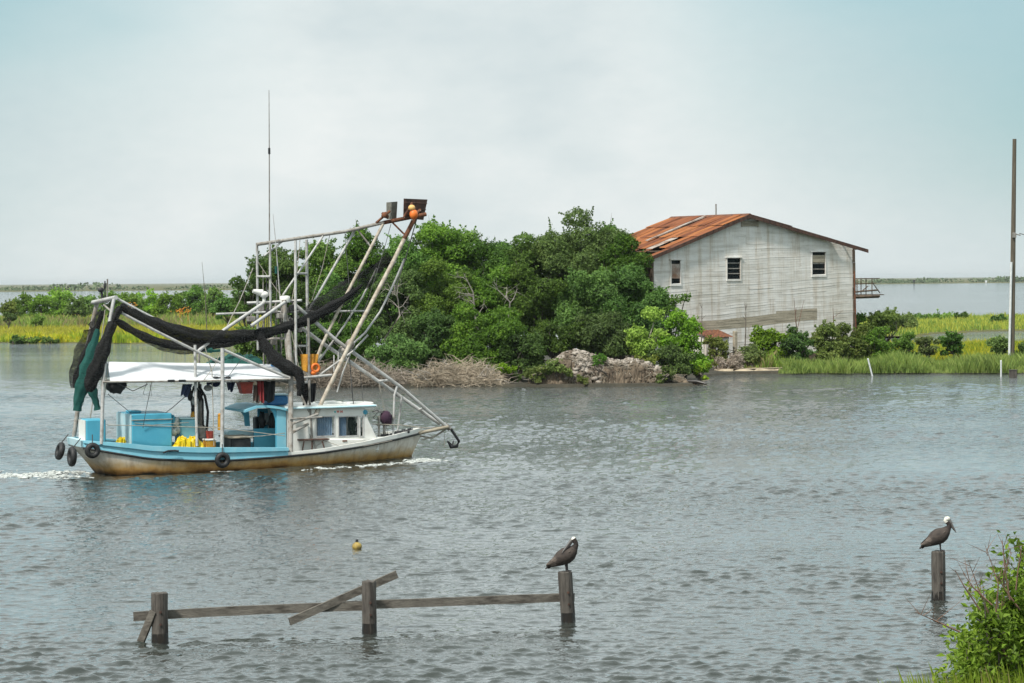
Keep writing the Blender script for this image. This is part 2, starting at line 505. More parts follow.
# ------------------------------------------------------------------ sky and sun
SUN_EL, SUN_AZ = R(52), R(215)      # high veiled sun behind the left shoulder
w = bpy.data.worlds.new('World'); S.world = w; w.use_nodes = True
N, L = w.node_tree.nodes, w.node_tree.links
bg = N['Background']; bg.inputs['Strength'].default_value = 0.10
sky = N.new('ShaderNodeTexSky'); sky.sky_type = 'NISHITA'; sky.sun_disc = False
sky.sun_elevation = SUN_EL; sky.sun_rotation = SUN_AZ; sky.air_density = 1.0; sky.dust_density = 2.0
tc = N.new('ShaderNodeTexCoord')
mp = N.new('ShaderNodeMapping'); mp.inputs['Scale'].default_value = (1.0, 1.0, 2.2); mp.inputs['Location'].default_value = (.35, .1, .0)
L.new(tc.outputs['Generated'], mp.inputs['Vector'])
n1 = N.new('ShaderNodeTexNoise'); n1.inputs['Scale'].default_value = 6.4; n1.inputs['Detail'].default_value = 7; n1.inputs['Roughness'].default_value = .57
L.new(mp.outputs[0], n1.inputs['Vector'])
rc = ramp(N, [(.34, (4.95, 5.65, 5.8)), (.50, (5.85, 6.38, 6.4)), (.64, (6.75, 7.05, 6.98))])
L.new(n1.outputs['Fac'], rc.inputs['Fac'])
# corner vignette painted into the sky: blue-green tint, higher up and to both sides
n2 = N.new('ShaderNodeTexNoise'); n2.inputs['Scale'].default_value = 3.2; n2.inputs['Detail'].default_value = 4
L.new(mp.outputs[0], n2.inputs['Vector'])
sx = N.new('ShaderNodeSeparateXYZ'); L.new(tc.outputs['Generated'], sx.inputs[0])
xa = N.new('ShaderNodeMath'); xa.operation = 'ABSOLUTE'; L.new(sx.outputs['X'], xa.inputs[0])
def mth(op, a, b=None, c=None):
    q = N.new('ShaderNodeMath'); q.operation = op
    for i, x in enumerate((a, b, c)):
        if x is None: continue
        if isinstance(x, (int, float)): q.inputs[i].default_value = x
        else: L.new(x, q.inputs[i])
    return q.outputs[0]
tint_pos = mth('MULTIPLY_ADD', xa.outputs[0], 1.9, mth('MULTIPLY', sx.outputs['Z'], 2.0))
tint_pos = mth('ADD', tint_pos, mth('MULTIPLY', mth('SUBTRACT', n2.outputs['Fac'], 0.5), 0.9))
mr = N.new('ShaderNodeMapRange'); mr.inputs['From Min'].default_value = .30; mr.inputs['From Max'].default_value = .74
mr.inputs['To Min'].default_value = 0.0; mr.inputs['To Max'].default_value = .92; mr.interpolation_type = 'SMOOTHSTEP'
L.new(tint_pos, mr.inputs['Value'])
up = N.new('ShaderNodeMapRange'); up.inputs['From Min'].default_value = .13; up.inputs['From Max'].default_value = .30
up.inputs['To Min'].default_value = 1.0; up.inputs['To Max'].default_value = .12; L.new(sx.outputs['Z'], up.inputs['Value'])
fac = mth('MULTIPLY', mr.outputs[0], up.outputs[0])
corner_tint = N.new('ShaderNodeMix'); corner_tint.data_type = 'RGBA'; corner_tint.inputs['Factor'].default_value = .72
L.new(sky.outputs[0], corner_tint.inputs['A']); corner_tint.inputs['B'].default_value = (2.25, 4.35, 4.7, 1)
mx = N.new('ShaderNodeMix'); mx.data_type = 'RGBA'
L.new(fac, mx.inputs['Factor']); L.new(rc.outputs['Color'], mx.inputs['A']); L.new(corner_tint.outputs['Result'], mx.inputs['B'])
zen = mth('MULTIPLY_ADD', mth('MAXIMUM', sx.outputs['Z'], 0.0), 0.45, 1.0)
vm = N.new('ShaderNodeVectorMath'); vm.operation = 'SCALE'; L.new(mx.outputs['Result'], vm.inputs[0]); L.new(zen, vm.inputs['Scale'])
L.new(vm.outputs[0], bg.inputs['Color'])
sl = bpy.data.lights.new('sun', 'SUN'); sl.energy = 3.5; sl.angle = R(6); sl.color = (1, .955, .88)
so = bpy.data.objects.new('sun', sl); COL.objects.link(so)
sd = Vector((math.sin(SUN_AZ) * math.cos(SUN_EL), math.cos(SUN_AZ) * math.cos(SUN_EL), math.sin(SUN_EL)))
so.rotation_euler = sd.to_track_quat('Z', 'Y').to_euler(); so.location = (-40, -30, 60)

# ------------------------------------------------------------------ water
BOAT = Frame(255, 91.5, 24)


def make_water():
    ys = [-60, -20, 5, 20, 30, 36.0]
    y = 36.0
    while y < 182:
        y += 0.042 * (y / 45.0) ** 1.55; ys.append(y)
    while y < 26000:
        y *= 1.12; ys.append(y)
    xh = list(np.arange(0, 13.5, 0.05))
    while xh[-1] < 24: xh.append(xh[-1] + 0.09)
    while xh[-1] < 40: xh.append(xh[-1] + 0.13)
    while xh[-1] < 26000: xh.append(xh[-1] * 1.3 + .5)
    xs = np.array([-q for q in xh[:0:-1]] + xh)
    ys = np.array(ys); step = np.gradient(ys)
    X, Y = np.meshgrid(xs, ys); Z = np.zeros_like(X); st = np.maximum(np.maximum(step[:, None], np.gradient(xs)[None, :]), 0.042)
    r = np.random.default_rng(5)
    # three bands of chop; each has flat troughs and narrow steep crests
    for n_, l0, l1, rms, shp in ((90, .14, .32, .23, .98), (70, .32, .85, .185, .9), (14, .9, 2.6, .045, .4)):
        H = np.zeros_like(X); full = 0.0
        for i in range(n_):
            lam = l0 * ((l1 / l0) ** r.random()); k = 2 * math.pi / lam
            th = math.radians(262 + r.normal(0, 36)); a = rms * math.sqrt(2.0 / n_) / k; full += a * a / 2
            wgt = np.clip((lam / (st * 2.0)) - .8, 0, 1)
            H += wgt * a * np.sin(k * (X * math.cos(th) + Y * math.sin(th)) + r.random() * 6.283)
        sd_ = math.sqrt(full); Z += sd_ * (np.exp(shp * 2.3 * np.tanh(H / sd_ / 2.3)) - 1.25) / (shp * 1.25)
    # gusts: calmer lanes between rougher ones
    g = .76 + .38 * np.sin(Y * .21 + 1.3 * np.sin(X * .045)) * np.sin(X * .06 + Y * .035 + 1) + .14 * np.sin(Y * .47 + X * .05)
    Z *= np.clip(g, .35, 1.25)
    fade = np.clip((182 - Y) / 25, 0, 1) * np.clip((40 - np.abs(X)) / 3, 0, 1) * np.clip((Y - 36) / 2, 0, 1)
    # bow wave and the low swell running back from it along the hull
    c, s = BOAT.c, BOAT.s
    A = (X - BOAT.o.x) * c + (Y - BOAT.o.y) * s; B = -(X - BOAT.o.x) * s + (Y - BOAT.o.y) * c
    back = 6.3 - A
    for sg in (-1, 1):
        line = sg * (0.25 + 0.30 * np.clip(back, 0, 60))
        q = np.exp(-((B - line) / (0.30 + .035 * np.clip(back, 0, 60))) ** 2) * (back > 0) * np.exp(-np.clip(back, 0, 60) / 9.0)
        Z += 0.20 * q
    Z = Z * fade
    V = np.stack([X, Y, Z], -1).reshape(-1, 3)
    ny, nx = X.shape
    i = (np.arange(ny - 1)[:, None] * nx + np.arange(nx - 1)[None, :]).ravel()
    Fq = np.stack([i, i + 1, i + nx + 1, i + nx], -1)
    o = link('water', fast_mesh('water', V, Fq, ['river_water'], smooth=True))
    tag(o, kind='structure')


make_water()

# ------------------------------------------------------------------ foliage builders


def leaf_quads(pos, nrm, size, r, aspect=.6):
    n = len(pos)
    nrm = nrm / np.maximum(np.linalg.norm(nrm, axis=1, keepdims=True), 1e-6)
    t = np.cross(nrm, r.normal(size=(n, 3))); t /= np.maximum(np.linalg.norm(t, axis=1, keepdims=True), 1e-6)
    b = np.cross(nrm, t)
    s = (size * r.uniform(.6, 1.3, n))[:, None]
    bend = nrm * s * .18
    V = np.stack([pos - t * s * .5 - bend, pos + b * s * .5 * aspect, pos + t * s * .5 - bend, pos - b * s * .5 * aspect], 1).reshape(-1, 3)
    return V, np.arange(n * 4).reshape(-1, 4)


def unit(r, n):
    v = r.normal(size=(n, 3)); return v / np.linalg.norm(v, axis=1, keepdims=True)


def crown(r, rx, ry, z0, z1, leaf, cover, nb, blob=.36, sprigs=24, low=-.35):
    """Leaf clumps on limbs: returns leaf positions, normals and the clump centres."""
    zc, rz = (z0 + z1) / 2, (z1 - z0) / 2
    P_, N_, C_ = [], [], []
    mean = (rx + ry + rz) / 3
    k = 0
    while len(C_) < nb:
        d = unit(r, 1)[0]; k += 1
        if d[2] < low: continue
        q = r.uniform(.45, .86)
        if d[2] < .25: d[:2] *= (r.uniform(.55, 1.0) / max(np.linalg.norm(d[:2]), .05))   # skirts stay broad to the ground
        C_.append((np.array([d[0] * rx, d[1] * ry, d[2] * rz]) * q + [0, 0, zc], blob * mean * r.uniform(.6, 1.2)))
    for c, R_ in C_:
        n = int(4 * math.pi * R_ * R_ * cover / (.3 * leaf * leaf))
        d = unit(r, n)
        d = d[d[:, 2] > -.75]
        n = len(d)
        rad = R_ * r.uniform(.45, 1.08, n) ** .5
        lump = 1 + .16 * np.sin(d[:, 0] * 7 + c[0] * 3) * np.sin(d[:, 2] * 6 + c[1] * 2) + .1 * np.sin(d[:, 1] * 9 + c[2])
        P_.append(c + d * (rad * lump)[:, None] * np.array([1.08, 1.08, .82]))
        N_.append(d + r.normal(size=(n, 3)) * .55 + [0, 0, .35])
    for i in range(sprigs):
        c, R_ = C_[r.integers(nb)]
        d = unit(r, 1)[0]; d[2] = abs(d[2]) * .8 + .1
        st = c + d * R_ * .9; ln = R_ * r.uniform(.3, 1.05)
        n = int(max(5, 12 * ln / leaf * .45))
        t = r.uniform(0, 1, n)[:, None]
        P_.append(st + d * ln * t + r.normal(size=(n, 3)) * leaf * .35 * (1.2 - t)); N_.append(unit(r, n) + [0, 0, .4])
    return np.concatenate(P_), np.concatenate(N_), [c for c, _ in C_]


def limbs(r, centres, zb, thick, nl, spread=.4):
    """Trunks splitting into tapered limbs that run into the clumps."""
    mb = MB(); cs = sorted(centres, key=lambda c: r.random())[:nl]
    fork = Vector((r.normal() * spread * .3, r.normal() * spread * .3, zb + .25 * (max(c[2] for c in centres) - zb)))
    root = Vector((0, 0, zb - .3))
    mb.tube([root, root.lerp(fork, .5) + Vector((r.normal() * .1, r.normal() * .1, 0)), fork], [thick, thick * .8, thick * .62], 7)
    for c in cs:
        c = Vector(c); mid = fork.lerp(c, .5) + Vector((r.normal() * .3, r.normal() * .3, r.normal() * .25))
        mb.tube([fork, mid, c, c + (c - mid) * .35], [thick * .5, thick * .32, thick * .16, thick * .04], 5)
    return mb


def plant(name, x, y, zg, rx, ry, z0, z1, mat, label, cat, seed, leaf=.20, cover=1.15, nb=42, bark='bark', trunk='trunk', group=None,
          thick=.16, nl=10, blob=.27, sprigs=100, low=-.8, aspect=.6):
    r = np.random.default_rng(seed)
    root = bpy.data.objects.new(name, None); COL.objects.link(root); root.location = (x, y, zg); root.empty_display_size = .3
    tag(root, label, cat, group)
    p, nr, cs = crown(r, rx, ry, z0 - zg, z1 - zg, leaf, cover, nb, blob, sprigs, low)
    V, Fq = leaf_quads(p, nr, leaf, r, aspect)
    link('crown' if trunk == 'trunk' else 'foliage', fast_mesh('crown', V, Fq, [mat]), root)
    limbs(r, cs, 0, thick, nl).build(trunk, bark, root)
    return root


def pplant(px, ptop, pbot, hw, d, mat, label, seed, kind='tree', zg=.4, **kw):
    """A plant whose crown spans rows ptop..pbot and 2*hw columns at distance d."""
    a, b = at(px, ptop, d), at(px, pbot, d)
    x = b.x; z1 = a.z; z0 = max(b.z, zg - .6); rx = hw / F * d * (1.16 if kind == 'tree' else 1.1)
    nm, cat, tr = {'tree': ('broadleaf_tree', 'tree', 'trunk'), 'shrub': ('shrub', 'shrub', 'stem'), 'dry': ('dry_shrub', 'shrub', 'stem')}[kind]
    return plant(nm, x, d, zg, rx, rx * kw.pop('deep', .9), z0, z1, mat, label, cat, seed, trunk=tr, **kw)


def blades(r, x, y, z, h, w_, lean=.25):
    """Grass blades as narrow bent quads."""
    n = len(x); a = r.uniform(0, 2 * math.pi, n); u = np.stack([np.cos(a), np.sin(a), np.zeros(n)], 1)
    b = np.stack([x, y, z], 1); ln = r.normal(size=(n, 3)) * lean * h[:, None]; ln[:, 2] = 0
    up = np.stack([np.zeros(n), np.zeros(n), h], 1)
    ww = (w_ * r.uniform(.6, 1.3, n))[:, None]
    V = np.stack([b - u * ww, b + u * ww, b + up * .6 + ln * .4 + u * ww * .7, b + up + ln - u * ww * .1], 1).reshape(-1, 3)
    return V, np.arange(n * 4).reshape(-1, 4)


def inside(poly, x, y):
    c = np.zeros(len(x), bool); n = len(poly)
    for i in range(n):
        x0, y0 = poly[i]; x1, y1 = poly[(i + 1) % n]
        if y0 == y1: continue
        h = ((y0 > y) != (y1 > y)) & (x < (x1 - x0) * (y - y0) / (y1 - y0) + x0)
        c ^= h
    return c


def smooth_poly(pts, r, n=6, jit=.4):
    out = []
    for i, p in enumerate(pts):
        q = pts[(i + 1) % len(pts)]
        for k in range(n):
            t = k / n
            out.append((p[0] + (q[0] - p[0]) * t + r.normal() * jit, p[1] + (q[1] - p[1]) * t + r.normal() * jit))
    return out


def land(name, poly, z, mat, rim=1.2):
    """Low ground: flat top with a sloping muddy rim going under the water."""
    cx = sum(p[0] for p in poly) / len(poly); cy = sum(p[1] for p in poly) / len(poly)
    mb = MB(); n = len(poly); top = []
    for i, p in enumerate(poly):
        a, b = poly[i - 1], poly[(i + 1) % n]
        t = Vector((b[0] - a[0], b[1] - a[1])); t.normalize(); nn = Vector((t.y, -t.x))
        if inside(poly, np.array([p[0] + nn.x * .05]), np.array([p[1] + nn.y * .05]))[0]: nn = -nn
        top.append((p[0] - nn.x * 0, p[1], z)); mb.v.append(Vector((p[0] + nn.x * rim, p[1] + nn.y * rim, -.35)))
    mb.v += [Vector(p) for p in top]
    for i in range(n):
        j = (i + 1) % n; mb.f.append((i, j, n + j, n + i)); mb.m.append(0); mb.sm.append(False)
    mb.f.append(tuple(range(n, 2 * n))); mb.m.append(0); mb.sm.append(False)
    o = mb.build(name, mat); tag(o, kind='structure'); return o


def pd(px, d): return ((px - 512) / F * d, d)


def scatter(poly, n, r):
    xs = [p[0] for p in poly]; ys = [p[1] for p in poly]
    x = r.uniform(min(xs), max(xs), n * 3); y = r.uniform(min(ys), max(ys), n * 3)
    k = inside(poly, x, y); return x[k][:n], y[k][:n]


def grass(name, poly, n, z, h, w_, mats, seed, clump=.5, hi=1.35):
    r = np.random.default_rng(seed)
    x, y = scatter(poly, n, r)
    g = np.sin(x * .9 + 1.7 * np.sin(y * .31)) * np.sin(y * .42 + x * .2) + .6 * np.sin(x * 2.3 + y * .7)
    hh = h * (1 + clump * .45 * g) * r.uniform(.6, hi, len(x))
    V, Fq = blades(r, x, y, np.full(len(x), z - .05), hh, np.full(len(x), w_))
    mi = (r.random(len(x)) + .35 * np.sin(x * .35 + 2) * np.sin(y * .2 + x * .1) > .62).astype(int) if len(mats) > 1 else np.zeros(len(x), int)
    return tag(link(name, fast_mesh(name, V, Fq, mats, mi)), kind='stuff')

# ------------------------------------------------------------------ low ground
rj = np.random.default_rng(3)
isl = smooth_poly([pw(222, 372), pw(240, 384), pw(300, 386), pw(400, 386.5), pw(500, 386.5), pw(600, 386.5), pw(686, 386), pw(700, 382), pw(703, 377),
                   pw(735, 374), pw(800, 373.5), pw(900, 373.5), pw(1060, 373), pw(1250, 373), pd(1260, 238), pd(1060, 238), pd(960, 236),
                   pd(905, 232), pd(880, 250), pd(840, 268), pd(600, 235), pd(400, 220), pd(235, 205)], rj, 6, .22)
land('island', isl, .16, 'mud', .5)
back = smooth_poly([pw(830, 341), pw(880, 337), pw(905, 338), pw(935, 334), pw(985, 331.5), pw(1050, 330), pw(1300, 327), pw(1300, 316), pw(1060, 317),
                    pw(960, 319), pw(880, 320), pw(800, 322)], rj, 5, .8)
land('far_marsh', back, .15, 'soil_marsh')
lm = smooth_poly([pw(-220, 341.5), pw(0, 342.5), pw(120, 343.5), pw(250, 344), pw(330, 344), pd(340, 560), pd(200, 620), pd(60, 540), pd(12, 500), pd(-60, 470), pd(-220, 440)], rj, 6, .5)
land('marsh', lm, .12, 'soil_marsh', .6)
fl = smooth_poly([(-1800, 2050), (-300, 2150), (200, 2300), (600, 2650), (1200, 2750), (2600, 3000), (3600, 16000), (-5000, 16000), (-4000, 2000)], rj, 4, 4)
land('far_shore', fl, .6, 'soil_marsh', 5)


def make_bank():
    """The levee the photographer stands on: it falls away to the water just below the frame."""
    rows = []
    r = np.random.default_rng(2)
    for y in np.arange(-30, 40, 1.5):
        row = []
        for x in np.arange(-60, 60.1, 2.0):
            yy = y + 2.0 * math.sin(x * .12) + (0 if x > 3 else -1.5)
            z = min(5.25, 5.25 - .152 * max(yy - .5, 0)) + r.normal() * .05
            row.append((x, y, z - 0.2))
        rows.append(row)
    o = MB().grid(rows).build('bank', 'soil_bank'); tag(o, kind='structure')


make_bank()

# grass and reeds nobody could count
front = [pw(780, 374.6), pw(830, 374.4), pw(900, 374.3), pw(1060, 373.8), pw(1200, 373), pd(1200, 187), pd(1000, 187), pd(860, 187), pd(790, 184)]
front = smooth_poly(front, rj, 9, .38)
grass('reeds', front, 34000, .12, .66, .024, ['grass_green', 'reed_green'], 21, clump=1.2)
mid = [pd(870, 191), pd(1200, 193), pd(1200, 237), pd(1060, 237), pd(960, 235), pd(905, 231), pd(875, 225)]
grass('marsh_grass', mid, 42000, .15, .7, .032, ['grass_marsh', 'grass_green'], 22)
grass('marsh_grass', back, 40000, .15, .7, .055, ['grass_marsh', 'grass_green'], 23)
lf = [p for p in lm]
grass('marsh_grass', lf, 90000, .12, .55, .06, ['grass_marsh', 'grass_marsh'], 24)
lfb = [pw(-120, 342), pw(0, 342.5), pw(120, 343.5), pw(250, 344), pd(250, 284), pd(-120, 298)]
grass('marsh_grass', lfb, 16000, .1, .7, .06, ['grass_green', 'grass_marsh'], 25, clump=1.3)
lfc = [pd(-120, 372), pd(250, 372), pd(250, 425), pd(-120, 425)]
grass('reeds', lfc, 26000, .12, .95, .08, ['grass_green', 'grass_straw'], 26, clump=1.2)
nb_ = [(3.6, 21.5), (13, 21.5), (13, 26), (3.6, 26)]


def near_grass():
    r = np.random.default_rng(9)
    x, y = scatter([(3.2, 20.0), (10, 20.0), (10, 25), (3.2, 25)], 9000, r)
    g = 5.05 - .152 * (y + 2 * np.sin(x * .12))
    px = 512 + x / y * F
    top = EYE - (np.interp(px, [850, 885, 930, 960, 1030], [690, 681, 668, 662, 655]) - HZ + 9 * np.abs(r.normal(size=len(x)))) / F * y
    V, Fq = blades(r, x, y, g - .1, np.clip(top - g, .2, 3), np.full(len(x), .0045), .10)
    mi = (r.random(len(x)) > .85).astype(int)
    tag(link('bank_grass', fast_mesh('bank_grass', V, Fq, ['grass_green', 'grass_straw'], mi)), kind='stuff')


near_grass()

# treeline on the far shore: one mass
def treeline():
    r = np.random.default_rng(31); Ps, Ns, Sz = [], [], []
    for seg, n, h in ((((-1100, 2130), (-300, 2170)), 130, 5.2), (((-300, 2170), (200, 2330)), 90, 5.0), (((200, 2330), (600, 2680)), 80, 5.5), (((600, 2680), (1200, 2780)), 130, 6.3), (((1200, 2780), (2400, 2980)), 90, 6.0)):
        (x0, y0), (x1, y1) = seg
        for i in range(n):
            t = r.random(); hh = h * r.uniform(.35, 1.15) * (1.35 if math.sin(t * 23 + y0) > .75 else .85)
            c = np.array([x0 + (x1 - x0) * t, y0 + (y1 - y0) * t + r.uniform(5, 200), hh * .45 + .5])
            m = 46; d = unit(r, m)
            Ps.append(c + d * np.array([hh * 2.2, hh * .8, hh * .5])); Ns.append(d + r.normal(size=(m, 3)) * .4); Sz.append(np.full(m, hh * .5))
    p = np.concatenate(Ps); s = np.concatenate(Sz)
    V, Fq = leaf_quads(p, np.concatenate(Ns), 1.0, r, .8)
    V = (V.reshape(-1, 4, 3) - p[:, None]) * s[:, None, None] + p[:, None]
    tag(link('treeline', fast_mesh('treeline', V.reshape(-1, 3), Fq, ['leaf_far'])), kind='stuff')


treeline()

# ------------------------------------------------------------------ the island thicket
G = 'trees of the island thicket'
REAR = 'dark tree of the rear thicket behind the shrimp boat rigging'
T = lambda *a, **k: pplant(*a, **k)
T(250, 254, 335, 20, 184, 'leaf_dark', 'small dark tree at the left end of the thicket, behind the tall antenna', 101, group=G, nb=14)
T(284, 240, 340, 27, 186, 'leaf_dark', REAR, 102, group=G)
T(322, 233, 340, 30, 186, 'leaf_mid', REAR, 103, group=G)
T(362, 226, 340, 30, 187, 'leaf_dark', REAR, 104, group=G)
T(402, 225, 345, 28, 186, 'leaf_mid', 'rear thicket tree just right of the rusty board on the boom tip', 105, group=G)
T(440, 218, 345, 28, 187, 'leaf_mid', 'rounded tree on the skyline right of the boom, in the left half of the thicket', 106, group=G)
T(484, 221, 345, 32, 187, 'leaf_dark', 'broad dark tree at the low middle of the thicket skyline', 107, group=G)
T(528, 226, 345, 26, 188, 'leaf_mid', 'tree in the skyline dip left of the tallest thicket tree', 108, group=G)
T(584, 207, 350, 46, 187, 'leaf_mid', 'tallest tree of the thicket, its ragged top left of the rusty roof', 109, group=G, nb=44, sprigs=80, cover=1.1, blob=.30)
T(626, 226, 345, 24, 184, 'leaf_dark', 'dark tree touching the lower edge of the rusty roof', 110, group=G)
T(300, 280, 360, 34, 174, 'leaf_dark', 'shaded middle tree behind the boat mast and radar', 111, group=G)
T(345, 268, 362, 36, 175, 'leaf_mid', 'middle tree seen through the slanting boom struts', 112, group=G)
T(392, 262, 362, 36, 175, 'leaf_dark', 'dark middle tree right of the longest boom strut', 113, group=G)
T(440, 256, 362, 38, 175, 'leaf_mid', 'mid green tree above the pale dead brush, back from the bank', 114, group=G)
T(492, 258, 360, 36, 176, 'leaf_mid', 'middle tree with pale bare limbs showing at its left', 115, group=G, bark='bark_pale')
T(540, 256, 360, 36, 175, 'leaf_dark', 'dark tree in the middle of the thicket, over the shell mound left end', 116, group=G)
T(588, 250, 362, 38, 174, 'leaf_mid', 'mid green tree directly below the tallest treetop', 117, group=G)
T(632, 266, 362, 36, 173, 'leaf_dark', 'dark tree with low crown between shell mound and warehouse wall', 118, group=G)
T(671, 284, 352, 20, 173, 'leaf_dark', 'dark spreading branch tree in front of the left warehouse window', 119, group=G, nb=12, cover=.8)
T(424, 224, 345, 24, 189, 'leaf_dark', 'dark filler tree in the skyline between the boom tip and the rounded tree', 140, group=G)
T(464, 225, 345, 26, 190, 'leaf_mid', 'skyline tree between the rounded tree and the broad dark tree', 141, group=G)
T(508, 229, 345, 26, 190, 'leaf_mid', 'skyline tree right of the broad dark tree, before the dip', 142, group=G)
T(552, 222, 345, 26, 190, 'leaf_dark', 'dark skyline tree close left of the tallest treetop', 143, group=G)
T(606, 214, 345, 26, 189, 'leaf_mid', 'skyline tree close right of the tallest treetop', 144, group=G)
T(256, 318, 386, 26, 165.4, 'leaf_mid', 'shoreline tree behind the white canopy and green net', 120, group=G)
T(300, 312, 388, 30, 164.4, 'leaf_dark', 'dark shoreline tree behind the thick boat mast post', 121, group=G)
T(345, 312, 388, 32, 164.4, 'leaf_mid', 'shoreline tree behind the long bow stays', 122, group=G)
T(402, 334, 388, 32, 162.9, 'leaf_mid', 'rounded green low tree by the water left of the dead brush', 123, group=G)
T(438, 306, 372, 32, 165.4, 'leaf_dark', 'dark shoreline tree over the left end of the dead brush', 124, group=G)
T(486, 296, 390, 44, 163.9, 'leaf_mid', 'large rounded shoreline tree right of the dead brush, over the water', 125, group=G, nb=38, blob=.25)
T(520, 330, 390, 26, 162.4, 'leaf_dark', 'low dark tree overhanging the water between brush and shell mound', 126, group=G)
T(556, 318, 366, 28, 165.4, 'leaf_dark', 'dark tree close behind the left end of the shell mound', 127, group=G)
T(604, 306, 368, 34, 165.4, 'leaf_dark', 'shaded tree close behind the crest of the shell mound', 128, group=G)
T(648, 306, 372, 24, 163.9, 'leaf_lime', 'light yellow-green young tree with a thin trunk, in front of the warehouse corner', 129, group=G, bark='bark_pale', cover=.9, nb=14, sprigs=40)
T(684, 310, 386, 23, 162.9, 'leaf_lime', 'bright young tree at the right tip of the island', 130, group=G)
T(674, 340, 388, 22, 161.4, 'leaf_dark', 'low dark shrub at the foot of the island tip', 131, kind='shrub', group=G)
T(648, 352, 384, 15, 160.9, 'leaf_olive', 'olive shrub on the right end of the shell mound', 132, kind='shrub', nb=9, leaf=.2)
T(557, 358, 386, 20, 159.6, 'leaf_olive', 'yellowish low shrub on the left slope of the shell mound', 133, kind='shrub', nb=9, leaf=.2)
T(584, 372, 386, 7, 158.4, 'leaf_olive', 'little olive tuft on the pale face of the shell mound', 145, kind='shrub', nb=7, leaf=.16)
T(600, 352, 372, 9, 159.6, 'leaf_mid', 'small green shrub sprouting behind the saddle of the shell mound', 146, kind='shrub', nb=8, leaf=.18)
T(536, 364, 388, 14, 159.2, 'leaf_olive', 'olive shrub at the water left of the shell mound', 147, kind='shrub', nb=10, leaf=.18)
T(664, 366, 387, 12, 158.6, 'leaf_olive', 'low olive shrub on the right toe of the shell mound', 148, kind='shrub', nb=9, leaf=.18)
T(700, 356, 388, 10, 161.9, 'leaf_lime', 'small bright shrub hanging over the tip of the island', 134, kind='shrub', nb=8, leaf=.2)
T(506, 364, 380, 12, 160.4, 'leaf_bright', 'small bright shrub right beside the dead brush', 135, kind='shrub', nb=7, leaf=.2)


def bare_limbs(px, py, d, size, seed, label):
    r = np.random.default_rng(seed); b = at(px, py, d); root = bpy.data.objects.new('dead_tree', None); COL.objects.link(root); root.location = (b.x, d, .2)
    tag(root, label, 'tree', 'pale dead trees of the thicket'); zc = b.z - .2
    tr_ = [Vector((r.normal() * .8, 1.6, 0)), Vector((r.normal() * .4, .9, zc * .5)), Vector((r.normal() * .25, .3, zc * .8)), Vector((0, 0, zc)), Vector((r.normal() * .5, -.2, zc + size * .9))]
    m = MB(); m.tube(tr_, [.12, .10, .07, .045, .012], 6); m.build('trunk', 'bark_pale', root)
    for k in range(7):
        t = r.uniform(1.6, 3.8); q0 = tr_[int(t)].lerp(tr_[int(t) + 1], t % 1); sd_ = 1 if r.random() > .5 else -1
        c = q0; pts = [c]; dr = Vector((sd_ * r.uniform(.3, 1.0), -r.random() * .3, r.uniform(.2, 1.0))).normalized()
        for q in range(4):
            dr = (dr + Vector((r.normal() * .35, r.normal() * .2, r.normal() * .3))).normalized(); c = c + dr * size * r.uniform(.16, .30); pts.append(c)
        m = MB(); m.tube(pts, [.035, .028, .02, .013, .005], 5)
        for q in range(5):
            g = pts[r.integers(1, 4)]; m.tube([g, g + Vector((r.normal() * .35, -.1, r.normal() * .3 + .1))], [.014, .004], 4)
        m.build('branch', 'bark_pale', root)


bare_limbs(473, 292, 170.5, 1.5, 1, 'pale dead tree, its bare limbs showing in the dark hollow left of the middle')
bare_limbs(510, 302, 169.5, 1.4, 2, 'pale dead tree, its bare limbs showing right of the large shoreline tree')
bare_limbs(398, 300, 169.0, 1.5, 3, 'pale dead tree, its bare limbs showing right of the longest boom strut')


def dead_brush(px, d, k, label, seed):
    root = bpy.data.objects.new('dead_brush', None); COL.objects.link(root); root.location = (*pd(px, d), .05)
    tag(root, label, 'brush')
    def sprays(n, w, h, d0, seed):
        mb = MB(); q = np.random.default_rng(seed)
        for i in range(n):
            x = q.uniform(-w, w); hh = h * (1 - .55 * (abs(x) / w) ** 2) * q.uniform(.35, 1.1)
            p = Vector((x, q.uniform(-d0, d0), q.uniform(-.2, hh * .85))); dr = Vector((q.normal() * .75, q.normal() * .4, q.uniform(-.3, 1.0)))
            ln = q.uniform(.35, 1.05); a = p + dr * ln * .5 + Vector((q.normal() * .1, 0, q.normal() * .12)); b = p + dr * ln + Vector((q.normal() * .2, 0, -.15))
            rr = q.choice([.012, .017, .024, .04], p=[.45, .35, .17, .03])
            mb.tube([p, a, b], [rr, rr * .8, rr * .3], 3)
        return mb
    sprays(int(3000 * k), 3.0 * k, 1.9, .8, seed).build('twigs', 'leaf_dry', root)
    q = np.random.default_rng(seed + 50)
    for i in range(16):                                   # bleached branches lying through the pile
        x = q.uniform(-2.8, 2.8) * k; p = Vector((x, q.uniform(-.7, .2), q.uniform(.1, .9))); dr = Vector((q.choice([-1, 1]) * q.uniform(.4, 1.0), -.2 * q.random(), q.uniform(-.15, .8))); pts = [p]
        for t in range(4):
            dr = dr + Vector((q.normal() * .25, q.normal() * .15, q.normal() * .25)); pts.append(pts[-1] + dr.normalized() * q.uniform(.3, .5))
        m = MB(); m.tube(pts, [.05, .04, .03, .02, .008], 5)
        for t in range(4): g = pts[q.integers(1, 4)]; m.tube([g, g + Vector((q.normal() * .4, -.1, q.uniform(-.1, .5)))], [.018, .005], 4)
        m.build('branch', 'bark_pale', root)


dead_brush(458, 160.0, .95, 'pile of pale dead brush by the water right of the boat bow', 4)
dead_brush(352, 160.6, 1.15, 'dead brush along the water seen through the boat bow stays', 14)


